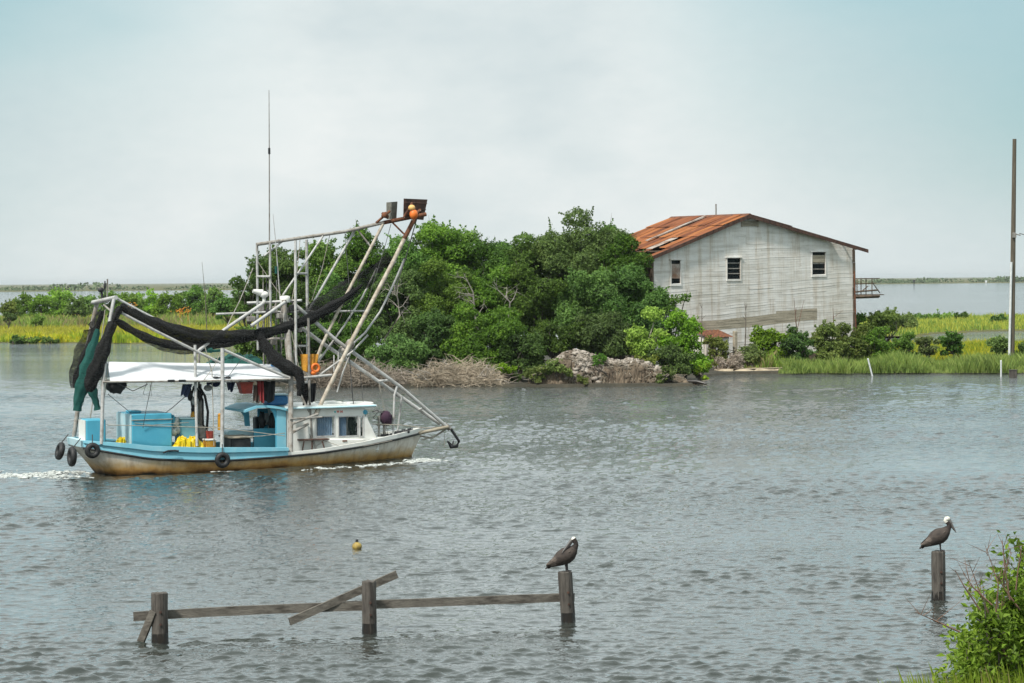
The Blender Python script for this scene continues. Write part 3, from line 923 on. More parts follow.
def shell_mound():
    """Eroded bank: bleached shell and dead roots over a brown undercut face."""
    root = bpy.data.objects.new('shell_mound', None); COL.objects.link(root)
    c = pd(607, 160.4); root.location = (c[0], c[1], 0); tag(root, 'eroded mound of bleached shell and roots at the water edge', 'mound')
    r = np.random.default_rng(8)
    tops = [(-5.3, .35), (-4.6, .8), (-3.8, 1.5), (-3.0, 2.1), (-2.2, 2.35), (-1.4, 2.2), (-.7, 1.85), (0, 1.75), (.8, 1.65), (1.8, 1.7), (2.7, 1.5), (3.6, 1.05), (4.6, .6), (5.6, .25), (6.2, .08)]
    rows = []; rowm = []
    xs = np.linspace(-5.3, 6.2, 120)
    prof = [(-1.35, -.25), (-1.3, .12), (-1.2, .32), (-1.12, .5), (-.95, .68), (-.7, .82), (-.3, .93), (.2, 1.0), (.9, .95), (1.8, .6), (2.6, -.1)]
    for k, (yy, zz) in enumerate(prof):
        row = []
        for i, x in enumerate(xs):
            h = interp(x, [t[0] for t in tops], [t[1] for t in tops])
            nz = (.13 * math.sin(x * 2.6 + k * .5) + .09 * math.sin(x * 5.7 + k * .9) + r.normal() * .035) * (1 if k < 7 else .6)
            row.append((x, yy * (1 + .12 * math.sin(x * 1.3)) + r.normal() * .06, max(-.25, zz * h + nz * min(h, 1) * (.2 < zz))))
        rows.append(row)
    mb = MB(); mb.grid(rows, sm=False)
    nx = len(xs) - 1
    for f in range(len(mb.f)):
        i, k = f % nx, f // nx
        x = xs[i]; mb.m[f] = 0 if ((-2.6 + .12 * k < x < -.3 and k >= 3 - (x > -1.5)) or (k >= 5 and x < 3 and r.random() < .6)) else 1
    mb.build('earth', ['shell_pile', 'root_earth'], root)
    q = np.random.default_rng(12); lump = MB()
    for i in range(260):
        x = q.uniform(-4.8, 5.4); h = interp(x, [t[0] for t in tops], [t[1] for t in tops]); t = q.uniform(.05, 1.0); s_ = q.uniform(.05, .20) * min(1, h) * (2 if i % 14 == 0 else 1)
        lump.ball((x, -1.25 + .75 * t ** 2, h * (.1 + .85 * t) - s_ * .25), (s_ * 1.3, s_ * .8, s_ * .8), 8, 6, 1 if (x > -.4 or x < -2.8) and t < .8 else 0, .5)
    lump.build('clod', ['shell_pile', 'root_earth'], root)['kind'] = 'stuff'
    q = np.random.default_rng(10); m2 = MB(); m3 = MB()
    for i in range(760):
        x = q.uniform(-5, 6.0); h = interp(x, [t[0] for t in tops], [t[1] for t in tops])
        t = q.uniform(.0, 1.0); p = Vector((x, -1.35 + .5 * t, h * (.12 + .85 * t)))
        d = Vector((q.normal() * .35, -.25 * q.random(), -q.uniform(.3, 1.0))) if t < .6 else Vector((q.normal() * .8, q.normal() * .3, q.uniform(-.4, .4)))
        ln = q.uniform(.2, .75); rr = q.uniform(.010, .028)
        m2.tube([p, p + d * ln * .5 + Vector((q.normal() * .06, -.04, 0)), p + d * ln], [rr, rr * .8, rr * .3], 3)
    for i in range(1500):
        x = q.choice([q.uniform(-4.2, 3.4), q.normal(-1.6, .9)]); h = interp(x, [t[0] for t in tops], [t[1] for t in tops])
        t = q.uniform(.35, 1.0); p = Vector((x, -1.25 + .95 * t * q.uniform(.8, 1.1), h * (.35 + .65 * t) + .03))
        s = q.uniform(.04, .12)
        m3.ball(p, (s * 1.3, s, s * .6), 5, 3, 0, .3)
    m2.build('roots', 'leaf_dry', root)
    tag(m3.build('shells', 'shell_pile', root), kind='stuff')


shell_mound()
sb = MB()
for i, (px, py, rr) in enumerate([(560, 386, .22)]):
    p = at(px, 387, 158.6); sb.ball((p.x, p.y, .12), (.3, .25, .26), 10, 7, 0, .2)
solo('rock', sb, 'root_earth', 'dark rounded rock at the water in front of the shell mound', 'rock')
lg = MB(); a, b = Vector((*pd(687, 159.3), .22)), Vector((*pd(706, 158.6), .10))
lg.tube([a, a.lerp(b, .5) + Vector((0, 0, .06)), b], [.16, .14, .07], 8)
solo('log', lg, 'wet_wood', 'dark driftwood log poking out from the island tip', 'log')

# ------------------------------------------------------------------ shrubs on the bank below the warehouse
GB = 'shrubs on the right bank'
T(716, 334, 372, 15, 181.5, 'leaf_olive', 'olive shrub by the rusty tank at the warehouse foot', 201, kind='shrub', group=GB, nb=24, leaf=.22)
T(731, 350, 376, 17, 179.6, 'leaf_dry', 'dry straw-coloured shrub at the left end of the sandy beach', 202, kind='dry', group=GB, nb=26, leaf=.2, bark='bark_pale', aspect=.25)
T(768, 324, 372, 20, 183.4, 'leaf_bright', 'bright green shrub behind the sandy beach, left of the lone stakes', 203, kind='shrub', group=GB, nb=32, leaf=.22)
T(749, 345, 371, 16, 181.6, 'leaf_olive', 'low olive shrub behind the sand between dry and bright shrubs', 204, kind='shrub', group=GB, nb=22, leaf=.22)
T(797, 327, 372, 20, 183.6, 'leaf_dark', 'dark shrub below the right part of the bare siding boards', 205, kind='shrub', group=GB, nb=28, leaf=.22)
T(826, 321, 370, 22, 184.5, 'leaf_olive', 'broad olive shrub below the right warehouse window', 206, kind='shrub', group=GB, nb=32, leaf=.22)
T(852, 319, 368, 20, 185.5, 'leaf_olive', 'olive shrub covering the foot of the rusty corner post', 207, kind='shrub', group=GB, nb=28, leaf=.22)
T(878, 325, 368, 18, 186, 'leaf_mid', 'green shrub just right of the warehouse corner, front of two', 208, kind='shrub', group=GB, nb=28, leaf=.22)
T(884, 308, 338, 20, 206, 'leaf_olive', 'shrub against the open bay right of the warehouse, rear of two', 209, kind='shrub', group=GB, nb=30, leaf=.24)
T(858, 312, 340, 12, 203, 'leaf_mid', 'narrow shrub tucked under the wrecked balcony', 210, kind='shrub', group=GB, nb=22, leaf=.24)
T(906, 331, 364, 15, 188, 'leaf_mid', 'green shrub behind the left leaning white stake', 211, kind='shrub', group=GB, nb=24, leaf=.22)
T(927, 333, 362, 12, 190, 'leaf_olive', 'low shrub between the tilted stake and the dark round shrub', 212, kind='shrub', group=GB, nb=22, leaf=.22)
T(952, 330, 360, 12, 190, 'leaf_dark', 'dark upright shrub in the middle of the green reeds', 213, kind='shrub', group=GB, nb=24, leaf=.22)
T(998, 334, 364, 12, 188, 'leaf_mid', 'green shrub round the foot of the utility pole', 214, kind='shrub', group=GB, nb=22, leaf=.22)
T(1026, 338, 368, 14, 187, 'leaf_mid', 'green shrub cut by the right edge beside the utility pole', 215, kind='shrub', group=GB, nb=24, leaf=.22)
T(930, 317, 332, 26, 372, 'leaf_mid', 'long low shrub on the marsh island across the pond', 216, kind='shrub', group=GB, nb=28, leaf=.5)
T(961, 313, 328, 9, 372, 'leaf_dark', 'round dark shrub on the marsh island, above its grass', 217, kind='shrub', group=GB, nb=22, leaf=.45)
T(999, 315, 330, 10, 345, 'leaf_dark', 'dark rounded shrub beside the far pond left of the utility pole', 218, kind='shrub', group=GB, nb=24, leaf=.4)
T(905, 314, 330, 18, 300, 'leaf_olive', 'low olive shrub at the left end of the marsh island', 219, kind='shrub', group=GB, nb=24, leaf=.35)
sd_ = [pd(722, 178.6), pd(740, 178.8), pd(770, 179.2), pd(792, 180.2), pd(794, 182.5), pd(735, 182.5), pd(722, 181)]
land('beach', smooth_poly(sd_, rj, 6, .22), .30, 'sand', 1.6)
grass('marsh_grass', [pd(724, 179.6), pd(792, 181.2), pd(794, 183), pd(724, 182)], 700, .25, .6, .03, ['grass_straw', 'grass_green'], 28, clump=1.5)
land('sand_bar', smooth_poly([pd(952, 236), pd(1010, 236), pd(1010, 228), pd(955, 228)], rj, 4, .3), .40, 'sand', .8)

# left marsh shrubs
GL = 'shrubs of the left marsh'
LA = 'rounded green shrub in the marsh row left of the boat stern frame'
LB = 'rounded green shrub in the marsh row between stern frame and island'
k = 0
for px, top, hw, d, m in [(8, 302, 9, 420, 'leaf_olive'), (24, 294, 12, 440, 'leaf_mid'), (42, 295, 14, 430, 'leaf_bright'), (60, 290, 15, 450, 'leaf_bright'), (76, 296, 13, 420, 'leaf_mid'),
                          (88, 294, 13, 440, 'leaf_bright')]:
    T(px, top - 1, 322, hw * 1.15, d, m, LA, 300 + k, kind='shrub', group=GL, leaf=.42, nb=26, cover=1.0); k += 1
for px, top, hw, d, m in [(112, 290, 13, 440, 'leaf_mid'), (132, 292, 15, 440, 'leaf_bright'), (150, 290, 15, 450, 'leaf_bright'), (168, 294, 14, 435, 'leaf_mid'), (182, 290, 13, 450, 'leaf_mid'), (198, 288, 15, 440, 'leaf_bright'),
                          (214, 290, 14, 430, 'leaf_mid'), (228, 298, 16, 330, 'leaf_mid'), (240, 290, 14, 420, 'leaf_mid'), (256, 290, 15, 430, 'leaf_dark')]:
    T(px, top - 1, 322, hw * 1.15, d, m, LB, 300 + k, kind='shrub', group=GL, leaf=.42, nb=26, cover=1.0); k += 1
T(9, 313, 326, 8, 360, 'leaf_dark', 'small dark shrub standing out in the yellow marsh at the far left', 330, kind='shrub', group=GL, leaf=.4, nb=8)
T(36, 315, 326, 10, 370, 'leaf_bright', 'low yellow-green shrub in front of the marsh row, left of the stern', 331, kind='shrub', group=GL, leaf=.4, nb=8)
T(14, 338, 345, 9, 282, 'leaf_dark', 'left of two dark tufts at the marsh edge, by the frame edge', 332, kind='shrub', group=GL, leaf=.3, nb=7)
T(30, 337, 345, 11, 282, 'leaf_mid', 'right of two tufts at the marsh edge, left of the black net', 333, kind='shrub', group=GL, leaf=.3, nb=7)
T(50, 338, 345, 10, 282, 'leaf_mid', 'small tuft at the marsh edge just left of the black net', 334, kind='shrub', group=GL, leaf=.3, nb=7)
for i, (px, py) in enumerate([(131, 306), (180, 311), (188, 311)]):
    mb = MB(); p = at(px, py, 385); q = np.random.default_rng(i)
    for j in range(30): mb.ball(p + Vector((q.normal() * .5, q.normal() * .3, q.normal() * .28)), (.10, .10, .08), 5, 4, 0, .3)
    mb.tube([(p.x, p.y, .1), p], .05, 5)
    solo('flowering_shrub', mb, 'flower_orange', ['orange flowering shrub just right of the stern frame top', 'left of the paired orange flowering shrubs before the island', 'right of the paired orange flowering shrubs before the island'][i], 'shrub', group='orange flowering shrubs')
for i, (px, t, b_, dd, lab) in enumerate([(205, 262, 322, 300, 'tall thin dead stem leaning above the left marsh shrubs')]):
    mb = MB(); a, c = at(px + 2, b_, dd), at(px - 3, t, dd)
    a.z = .2
    mb.tube([a, a.lerp(c, .5) + Vector((.12, 0, 0)), c], [.07, .05, .02], 5)
    solo('snag', mb, 'bark', lab, 'dead tree')

# ------------------------------------------------------------------ the warehouse
HF = Frame(653, 185, 35)


def warehouse():
    root = thing('warehouse', 'weathered white clapboard warehouse with rusty metal roof leaning on the bank', 'building', HF)
    P = HF.P
    U1 = 20.7; DEP = 8.9
    apex = P(746, 216, 0); ua, za = apex.x, apex.z
    zl, zr = 8.76, 9.44
    def roofz(u): return zl + (za - zl) * u / ua if u < ua else zr + (za - zr) * (U1 - u) / (U1 - ua)
    zbl, zbr = 2.64, 3.82
    wins = []
    for x0, y0, x1, y1 in ((671, 260, 680, 284), (727, 258, 740, 279), (812, 252, 825, 275)):
        a, b = P(x0, y0), P(x1, y1); c, d = P(x0, y1), P(x1, y0)
        wins.append(((a.x + c.x) / 2, (b.x + d.x) / 2, (b.z + c.z) / 2, (a.z + d.z) / 2))
    r = np.random.default_rng(77)
    mb = MB(); bare = MB()
    NR = 30; rows = []
    rowh = (zl - zbl) / NR
    ub0, ub1 = P(697, 330).x, P(817, 318).x
    ub = P(776, 320).x
    for k in range(-13, 58):
        t0, t1 = k / NR, (k + 1) / NR
        f = lambda u, t: (zbl + (zbr - zbl) * u / U1) * (1 - t) + (zl + (zr - zl) * u / U1) * t
        cuts = [0.0]
        while cuts[-1] < U1: cuts.append(cuts[-1] + r.uniform(2.2, 4.8))
        cuts[-1] = U1
        zc = f(U1 / 2, (t0 + t1) / 2)
        ex = [ub0, ub1, ub] if 0 <= k < 5 else []
        ex += [q for w_ in wins for q in w_[:2] if w_[2] - .1 < f((w_[0] + w_[1]) / 2, (t0 + t1) / 2) < w_[3] + .1]
        if abs(zc + .1 - za) < 3.6: ex.append(ua)
        if ex: cuts = [c_ for c_ in cuts if c_ in (0.0, U1) or min(abs(c_ - e_) for e_ in ex) > .7]
        pts = sorted(set(cuts + ex))
        for a, b in zip(pts[:-1], pts[1:]):
            if b - a < .03: continue
            m = (a + b) / 2; zm = f(m, (t0 + t1) / 2)
            if any(w_[0] - .01 < m < w_[1] + .01 and w_[2] - .05 < zm < w_[3] + .05 for w_ in wins): continue
            wob = r.normal() * .005; out = .008 + abs(r.normal()) * .007
            n = max(1, int((b - a) / .5)); us = np.linspace(a + .002, b - .002, n + 1)
            tgt = bare if (0 <= k < (4 if m < ub else 5) and ub0 < m < ub1) else mb
            if r.random() < .003 and tgt is mb and k < 40: continue
            lo_, hi_ = [], []
            for u in us:
                sag = .035 * math.sin(u * .5 + k * .3) + .02 * math.sin(u * 1.7)
                z0, z1 = f(u, t0) + wob + sag, f(u, t1) + wob + sag + .03
                rz = roofz(u) - .02
                lo_.append((u, -out, min(z0, rz))); hi_.append((u, -.004, min(z1, rz)))
            if max(p[2] for p in hi_) - min(p[2] for p in lo_) < .01 or hi_[0][2] < 0: continue
            tgt.grid([lo_, hi_], sm=False)
            tgt.grid([[(p[0], -.004, p[2] - .001) for p in lo_], lo_], sm=False)
    mb.build('siding', 'siding_white', root)
    bare.build('bare_boards', 'bare_board', root)
    # sheathing behind the boards, with the same openings, and the other walls
    sh = MB()
    us = sorted([0, U1, ua] + [q for w_ in wins for q in w_[:2]])
    for a, b in zip(us[:-1], us[1:]):
        hit = [w_ for w_ in wins if w_[0] <= (a + b) / 2 <= w_[1]]
        spans = [(0.2, None)] if not hit else [(0.2, hit[0][2]), (hit[0][3], None)]
        for z0, z1 in spans:
            ta, tb = (roofz(a) - .06, roofz(b) - .06) if z1 is None else (z1, z1)
            sh.hexa([(a, .0, z0), (b, .0, z0), (b, .09, z0), (a, .09, z0), (a, .0, ta), (b, .0, tb), (b, .09, tb), (a, .09, ta)])
    sh.box((0, .09, .2), (.1, DEP, zl - .08)); sh.box((U1 - .1, .09, .2), (U1, DEP, zr - .08))
    sh.prism([(0, .2), (U1, .2), (U1, zr - .08), (ua, za - .08), (0, zl - .08)], DEP - .1, DEP)
    sh.box((.1, .1, 4.4), (U1 - .1, DEP - .1, 4.5))
    sh.build('wall', 'old_timber', root)
    for i, (u0, u1, z0, z1) in enumerate(wins):
        fr = MB(); e = .09
        fr.box((u0 - e, -.07, z0 - .16), (u1 + e, .05, z0)); fr.box((u0 - e - .08, -.12, z1), (u1 + e + .08, .05, z1 + .1))
        fr.box((u0 - e, -.065, z0), (u0, .05, z1)); fr.box((u1, -.065, z0), (u1 + e, .05, z1))
        w_ = fr.build('window', 'siding_white', root)
        p = MB(); p.box((u0, .06, z0), (u1, .075, z1)); p.build('pane', 'old_glass', w_)
        zm = (z0 + z1) / 2
        for zz in (z0 + .26 * (z1 - z0), zm, z0 + .76 * (z1 - z0)):
            s = MB(); s.box((u0, .01, zz - .035), (u1, .055, zz + .035)); s.build('sash_bar', 'metal_worn', w_)
        if i == 2:
            b = MB(); b.box((u0 + .02, -.02, zm + .08), (u1 - .02, .02, zm + .42)); b.box((u0 + .02, -.015, zm + .46), (u1 - .02, .02, z1 - .25))
            b.build('nailed_board', 'bare_board', w_)
        if i == 0:
            b = MB(); b.box((u0 + .03, -.01, zm - .5), (u1 - .03, .03, z1 - .3)); b.build('shutter', 'galv', w_)
    # gable vent
    v = MB(); a, b = P(742, 226, 0), P(757, 221, 0)
    for k in range(5): 
        z = a.z + (b.z - a.z) * k / 5; v.hexa([(a.x, -.10, z), (b.x, -.10, z), (b.x, -.05, z + .04), (a.x, -.05, z + .04), (a.x, -.10, z + .05), (b.x, -.10, z + .05), (b.x, -.05, z + .09), (a.x, -.05, z + .09)])
    v.box((a.x - .1, -.09, a.z - .05), (a.x, -.03, b.z + .1)); v.box((b.x, -.09, a.z - .05), (b.x + .1, -.03, b.z + .1))
    v.build('gable_vent', 'bare_board', root)
    # corner posts
    c = MB(); z = .2
    for k in range(9):
        z1 = .2 + (zr - .4) * (k + 1) / 9; o = .02 * math.sin(k * 2.2)
        c.box((U1 - .02 + o, -.07, z), (U1 + .24 + o, .14, z1 - .012)); z = z1
    c.box((-.16, -.06, .2), (.03, .1, zl - .3))
    c.build('corner_post', 'old_timber', root)
    dr = MB(); dr.tube([(U1 + .35, .0, 0.2), (U1 + .16, -.1, 5), (U1 + .1, -.1, 7.5)], .06, 6); dr.build('drain_pipe', 'rust', root)
    # roof: corrugated sheets laid in courses on each slope
    rf = MB(); gvs = []; sk = MB()
    el, er = -.80, U1 + 1.30
    def slope(u_r, z_r, u_e, z_e, courses, gaps, pale):
        n = 12
        for j in range(n):
            w0, w1 = -.45 + (DEP + .9) * j / n, -.45 + (DEP + .9) * (j + 1) / n
            for cidx in range(courses):
                if (j, cidx) in gaps: continue
                ta, tb = cidx / courses, min(1.0, (cidx + 1.06) / courses)
                lift = .02 + r.random() * .03; tgt = MB() if (j, cidx) in pale else rf
                m = 12; r0, r1 = [], []
                sk0, sk1 = r.normal() * .02, r.normal() * .02
                for q in range(m + 1):
                    ww = w0 + (w1 - w0) * q / m; cz = .022 * math.cos(q * math.pi)
                    za_, zb_ = z_r + (z_e - z_r) * ta, z_r + (z_e - z_r) * tb
                    ua_, ub_ = u_r + (u_e - u_r) * ta, u_r + (u_e - u_r) * tb
                    r0.append((ua_, ww, za_ + cz + lift - .03 * cidx + sk0)); r1.append((ub_ + r.normal() * .01, ww, zb_ + cz + lift + .02 - .03 * cidx + sk1))
                tgt.grid([r0, r1], sm=False)
                if tgt is not rf: gvs.append(tgt)
        for k in range(9):
            t = (k + .3) / 9; u = u_r + (u_e - u_r) * t; z = z_r + (z_e - z_r) * t
            sk.box((u - .05, -.4, z - .16), (u + .05, DEP + .4, z - .04))
    ze_l = zl + (za - zl) * el / ua; ze_r = zr + (za - zr) * (U1 - er) / (U1 - ua)
    slope(ua, za + .1, el, ze_l + .1, 4, {(1, 3), (2, 2), (2, 3), (4, 3)}, {(3, 2), (6, 0), (6, 1)})
    slope(ua, za + .1, er, ze_r + .1, 3, {(0, 2)}, {(1, 2)})
    roof = rf.build('roof', 'roof_rust', root)
    for g_ in gvs: g_.build('pale_sheet', 'galv', roof)
    st = MB(); a = Vector((ua - .4, 4.35, za + .12)); 
    t = .62; b = Vector((ua + (el - ua) * t, 4.5, za + .22 + (ze_l - za) * t))
    st.hexa([a, a + Vector((0, .3, 0)), b + Vector((0, .3, 0)), b, a + Vector((0, 0, .05)), a + Vector((0, .3, .05)), b + Vector((0, .3, .05)), b + Vector((0, 0, .05))])
    st.build('metal_strip', 'galv', roof)
    sk.build('purlin', 'old_timber', roof)
    rb = MB()
    for w0 in (-.50, DEP + .42):
        for (u0, z0, u1, z1) in ((el, ze_l, ua, za), (ua, za, er, ze_r)):
            rb.hexa([(u0, w0, z0 - .16), (u1, w0, z1 - .16), (u1, w0 + .06, z1 - .16), (u0, w0 + .06, z0 - .16), (u0, w0, z0 + .12), (u1, w0, z1 + .12), (u1, w0 + .06, z1 + .12), (u0, w0 + .06, z0 + .12)])
    rb.build('rake_board', 'board_rust', roof)
    rc_ = MB(); rc_.prism([(ua - .35, za + .02), (ua, za + .20), (ua + .35, za + .02), (ua, za + .14)], -.5, DEP + .5); rc_.build('ridge_cap', 'rust', roof)
    pp = MB(); q = P(716, 204, 4.2); pp.tube([(q.x, 4.2, za - .6), (q.x, 4.2, q.z)], .06, 7); pp.build('vent_pipe', 'metal_grey', roof)
    # wrecked balcony hanging off the far right side
    bal = MB(); n0 = 5.5
    A, B = P(856, 296, n0), P(880, 296, n0)
    fz = A.z
    def bp(px, py, n=n0): return P(px, py, n)
    for n in (5.0, 6.8):
        bal.tube([bp(852, 297, n), bp(879, 296, n)], .16, 4); bal.tube([bp(853, 292, n), bp(878, 290, n)], .07, 4)
        bal.tube([bp(854, 284, n), bp(876, 283, n)], .04, 4)
        for px in (857, 861, 866, 872): bal.tube([bp(px, 296, n), bp(px, 278, n)], .055, 4)
        bal.tube([bp(861, 292, n), bp(868, 286, n)], .05, 4); bal.tube([bp(872, 282, n), bp(880, 293, n)], .05, 4)
    fl_ = bal; x0, x1 = bp(853, 296).x, bp(880, 296).x
    for k in range(7):
        n = 5.0 + k * .28; fl_.box((x0, n, fz + .05), (x1 + .1 * math.sin(k * 4), n + .24, fz + .13))
    fl_.box((bp(856, 278).x, 4.9, bp(856, 279).z), (bp(875, 278).x, 7.0, bp(856, 279).z + .07))
    bal.build('balcony', 'old_timber', root)


warehouse()
# rusty tank beside the house
a, b = HF.P(704, 336, -1.6), HF.P(729, 331, -1.6); so_ = (a.x + .9, -1.2, .2)
sr = thing('low_shed', 'low whitish lean-to with rusty sheet roof at the warehouse foot', 'shed', HF, so_)
g = MB(); g.box((a.x + .1, -1.7, .2), (b.x - .1, -.15, a.z - .06)); g.build('wall', 'siding_white', sr, so_)
g = MB(); nn_ = 14; r0_, r1_ = [], []
for k in range(nn_ + 1):
    u = a.x - .1 + (b.x - a.x + .2) * k / nn_; z_ = .03 * math.cos(k * math.pi); r0_.append((u, -1.95, a.z - .1 + z_)); r1_.append((u, -.12, a.z + .42 + z_))
g.grid([r0_, r1_], sm=False); g.grid([[(p[0], p[1], p[2] - .02) for p in r0_], r0_], sm=False); g.build('roof', 'rust', sr, so_)
g = MB(); g.box((a.x + .5, -1.715, .3), (a.x + 1.1, -1.703, a.z - .3)); g.build('door', 'old_timber', sr, so_)
p_ = HF.P(735, 331, -1.2); pb = MB(); pb.box((p_.x - .14, -1.35, .2), (p_.x + .14, -1.05, p_.z), 0, .03)
solo('post', pb, 'bare_board', 'short pale post with a rusty top right of the tank', 'post', HF)
for i, (px, top, bot, dx, lab) in enumerate([(744, 302, 352, 2, 'thin bare sapling before the left half of the bare boards'), (798, 298, 345, -4, 'forked bare sapling before the right half of the bare boards'), (700, 304, 340, 2, 'short bare twig stem at the left end of the bare boards'),
                                             (834, 308, 340, -1, 'reddish bare stem before the wall left of the corner post')]):
    mb = MB(); b0 = HF.P(px, bot, -1.6); t0 = HF.P(px + dx, top, -1.6); b0.z = .3
    mb.tube([b0, b0.lerp(t0, .5) + Vector((.06, 0, 0)), t0], [.06, .045, .015], 5)
    q = np.random.default_rng(i)
    for j in range(5):
        a_ = b0.lerp(t0, q.uniform(.45, .95)); mb.tube([a_, a_ + Vector((q.normal() * .35, q.normal() * .2, q.uniform(.3, .9)))], [.022, .008], 4)
    if i == 1:
        a_ = b0.lerp(t0, .45); mb.tube([a_, HF.P(804, 300, -1.6)], [.035, .012], 5)
    solo('sapling', mb, 'twig_red' if i in (1, 3) else 'bark', lab, 'sapling', HF, 'bare saplings before the warehouse')

# stakes, pole, little box post
for px0, y0, px1, y1, d, lab in [(868, 359, 874, 376, 171.5, 'white stake leaning left in the water before the reeds'), (1001, 361, 1001, 377, 168.5, 'upright white stake in the water near the utility pole')]:
    a, b = at(px1, y1, d), at(px0, y0, d); a.z = -.5
    mb = MB(); mb.tube([a, b], [.06, .06], 8); mb.ball(b, .062, 8, 6)
    solo('stake', mb, 'pvc_white', lab, 'stake', group='white stakes')
a = at(1013, 376, 167.5); mb = MB(); mb.box((a.x - .24, a.y - .24, -.6), (a.x + .24, a.y + .24, .48), 0, .03)
mb.box((a.x - .27, a.y - .27, .48), (a.x + .27, a.y + .27, .53))
solo('short_post', mb, ['pile_wood'], 'stubby dark wooden post in the water at the far right', 'post')
pr = thing('utility_pole', 'tall bare wooden utility pole with a white conduit', 'pole', WORLD, (*pd(1011, 186), .2))
o_ = Vector((*pd(1011, 186), .2)); tp = at(1014.5, 139, 186)
mb = MB(); mb.tube([o_, o_.lerp(tp, .5), tp], [.22, .19, .15], 12); mb.build('pole', 'pole_wood', pr, o_)
mb = MB(); c0, c1 = at(1009, 352, 185.7), at(1011.4, 262, 185.7); c0.z = .4; mb.tube([c0, c1], .095, 8); mb.build('conduit', 'pvc_white', pr, o_)
mb = MB(); s0 = at(1014, 234, 185.7); mb.box((s0.x - .12, s0.y - .1, s0.z - .3), (s0.x + .16, s0.y + .1, s0.z + .1), 0, .03); mb.tube([s0 + Vector((.1, 0, 0)), s0 + Vector((.5, 0, -.1))], .05, 6); mb.build('bracket', 'metal_grey', pr, o_)
wi = MB(); w0 = s0 + Vector((.4, 0, .05)); w1 = Vector((s0.x + 26, s0.y - 6, s0.z - 1.2))
wi.tube([w0 + (w1 - w0) * t + Vector((0, 0, -7 * t * (1 - t))) for t in np.linspace(0, 1, 18)], .03, 5)
wi.build('wire', 'rope_dark', pr, o_)
pts = [(920, 329, 300, 'left'), (902, 343, 196, 'x')]
mb = MB(); a = at(876, 341, 189); mb.tube([(a.x, a.y, .2), (a.x, a.y, 2.7)], .17, 8); solo('old_post', mb, 'pile_wood', 'grey old post among shrubs right of the warehouse', 'post')
# far marks in the bay
for px, py, d, h, lab in [(914, 288.6, 1900, 3.2, 'dark channel marker far out in the bay'), (986, 288.4, 1900, 2.4, 'pale channel marker far out in the bay near the pole')]:
    x = (px - 512) / F * d; mb = MB(); mb.tube([(x, d, -1), (x, d, h)], .35, 6); mb.box((x - .8, d - .2, h - .1), (x + .8, d + .2, h + 1.5))
    solo('channel_marker', mb, 'rubber' if px < 950 else 'pvc_white', lab, 'marker')

# ------------------------------------------------------------------ the shrimp boat
B_ = BOAT
P = B_.P
BSX = [-7.05, -6.8, -6.4, -5.8, -3.5, 0, 2.2, 4.0, 5.4, 6.3, 6.76, 7.2]
BSY = [.95, 1.15, 1.42, 1.58, 1.75, 1.85, 1.75, 1.35, .80, .32, .02, .0]
def beam(s): return interp(s, BSX, BSY)


def rail(pts):
    """Height over the water along the near side, read at the rail itself."""
    out = []
    for px, py in pts:
        n = -1.5
        for _ in range(6): q = P(px, py, n); n = -beam(q.x)
        out.append((q.x, q.z))
    return out


SHEER = rail([(70, 446.5), (80, 447.5), (93, 449.5), (110, 452.5), (150, 459), (200, 461), (230, 460.5), (285, 456.5), (320, 453), (360, 447), (400, 438.5), (421, 433)])
BTOP = rail([(70, 440), (80, 440.2), (93, 441), (110, 442), (140, 444.5), (150, 446), (200, 447.5), (240, 447.5), (288, 447.5)])
def zs(s): return interp(s, [p[0] for p in SHEER], [p[1] for p in SHEER])
def zb(s): return interp(s, [p[0] for p in BTOP], [p[1] for p in BTOP])
S0, S1 = -6.9, 6.76
SB = BTOP[-1][0]

boat = thing('shrimp_boat', 'small blue and white shrimp boat under way with raised metal rigging', 'boat', B_)


def bpart(mb, name, mat, parent=None): return mb.build(name, mat, parent or boat)


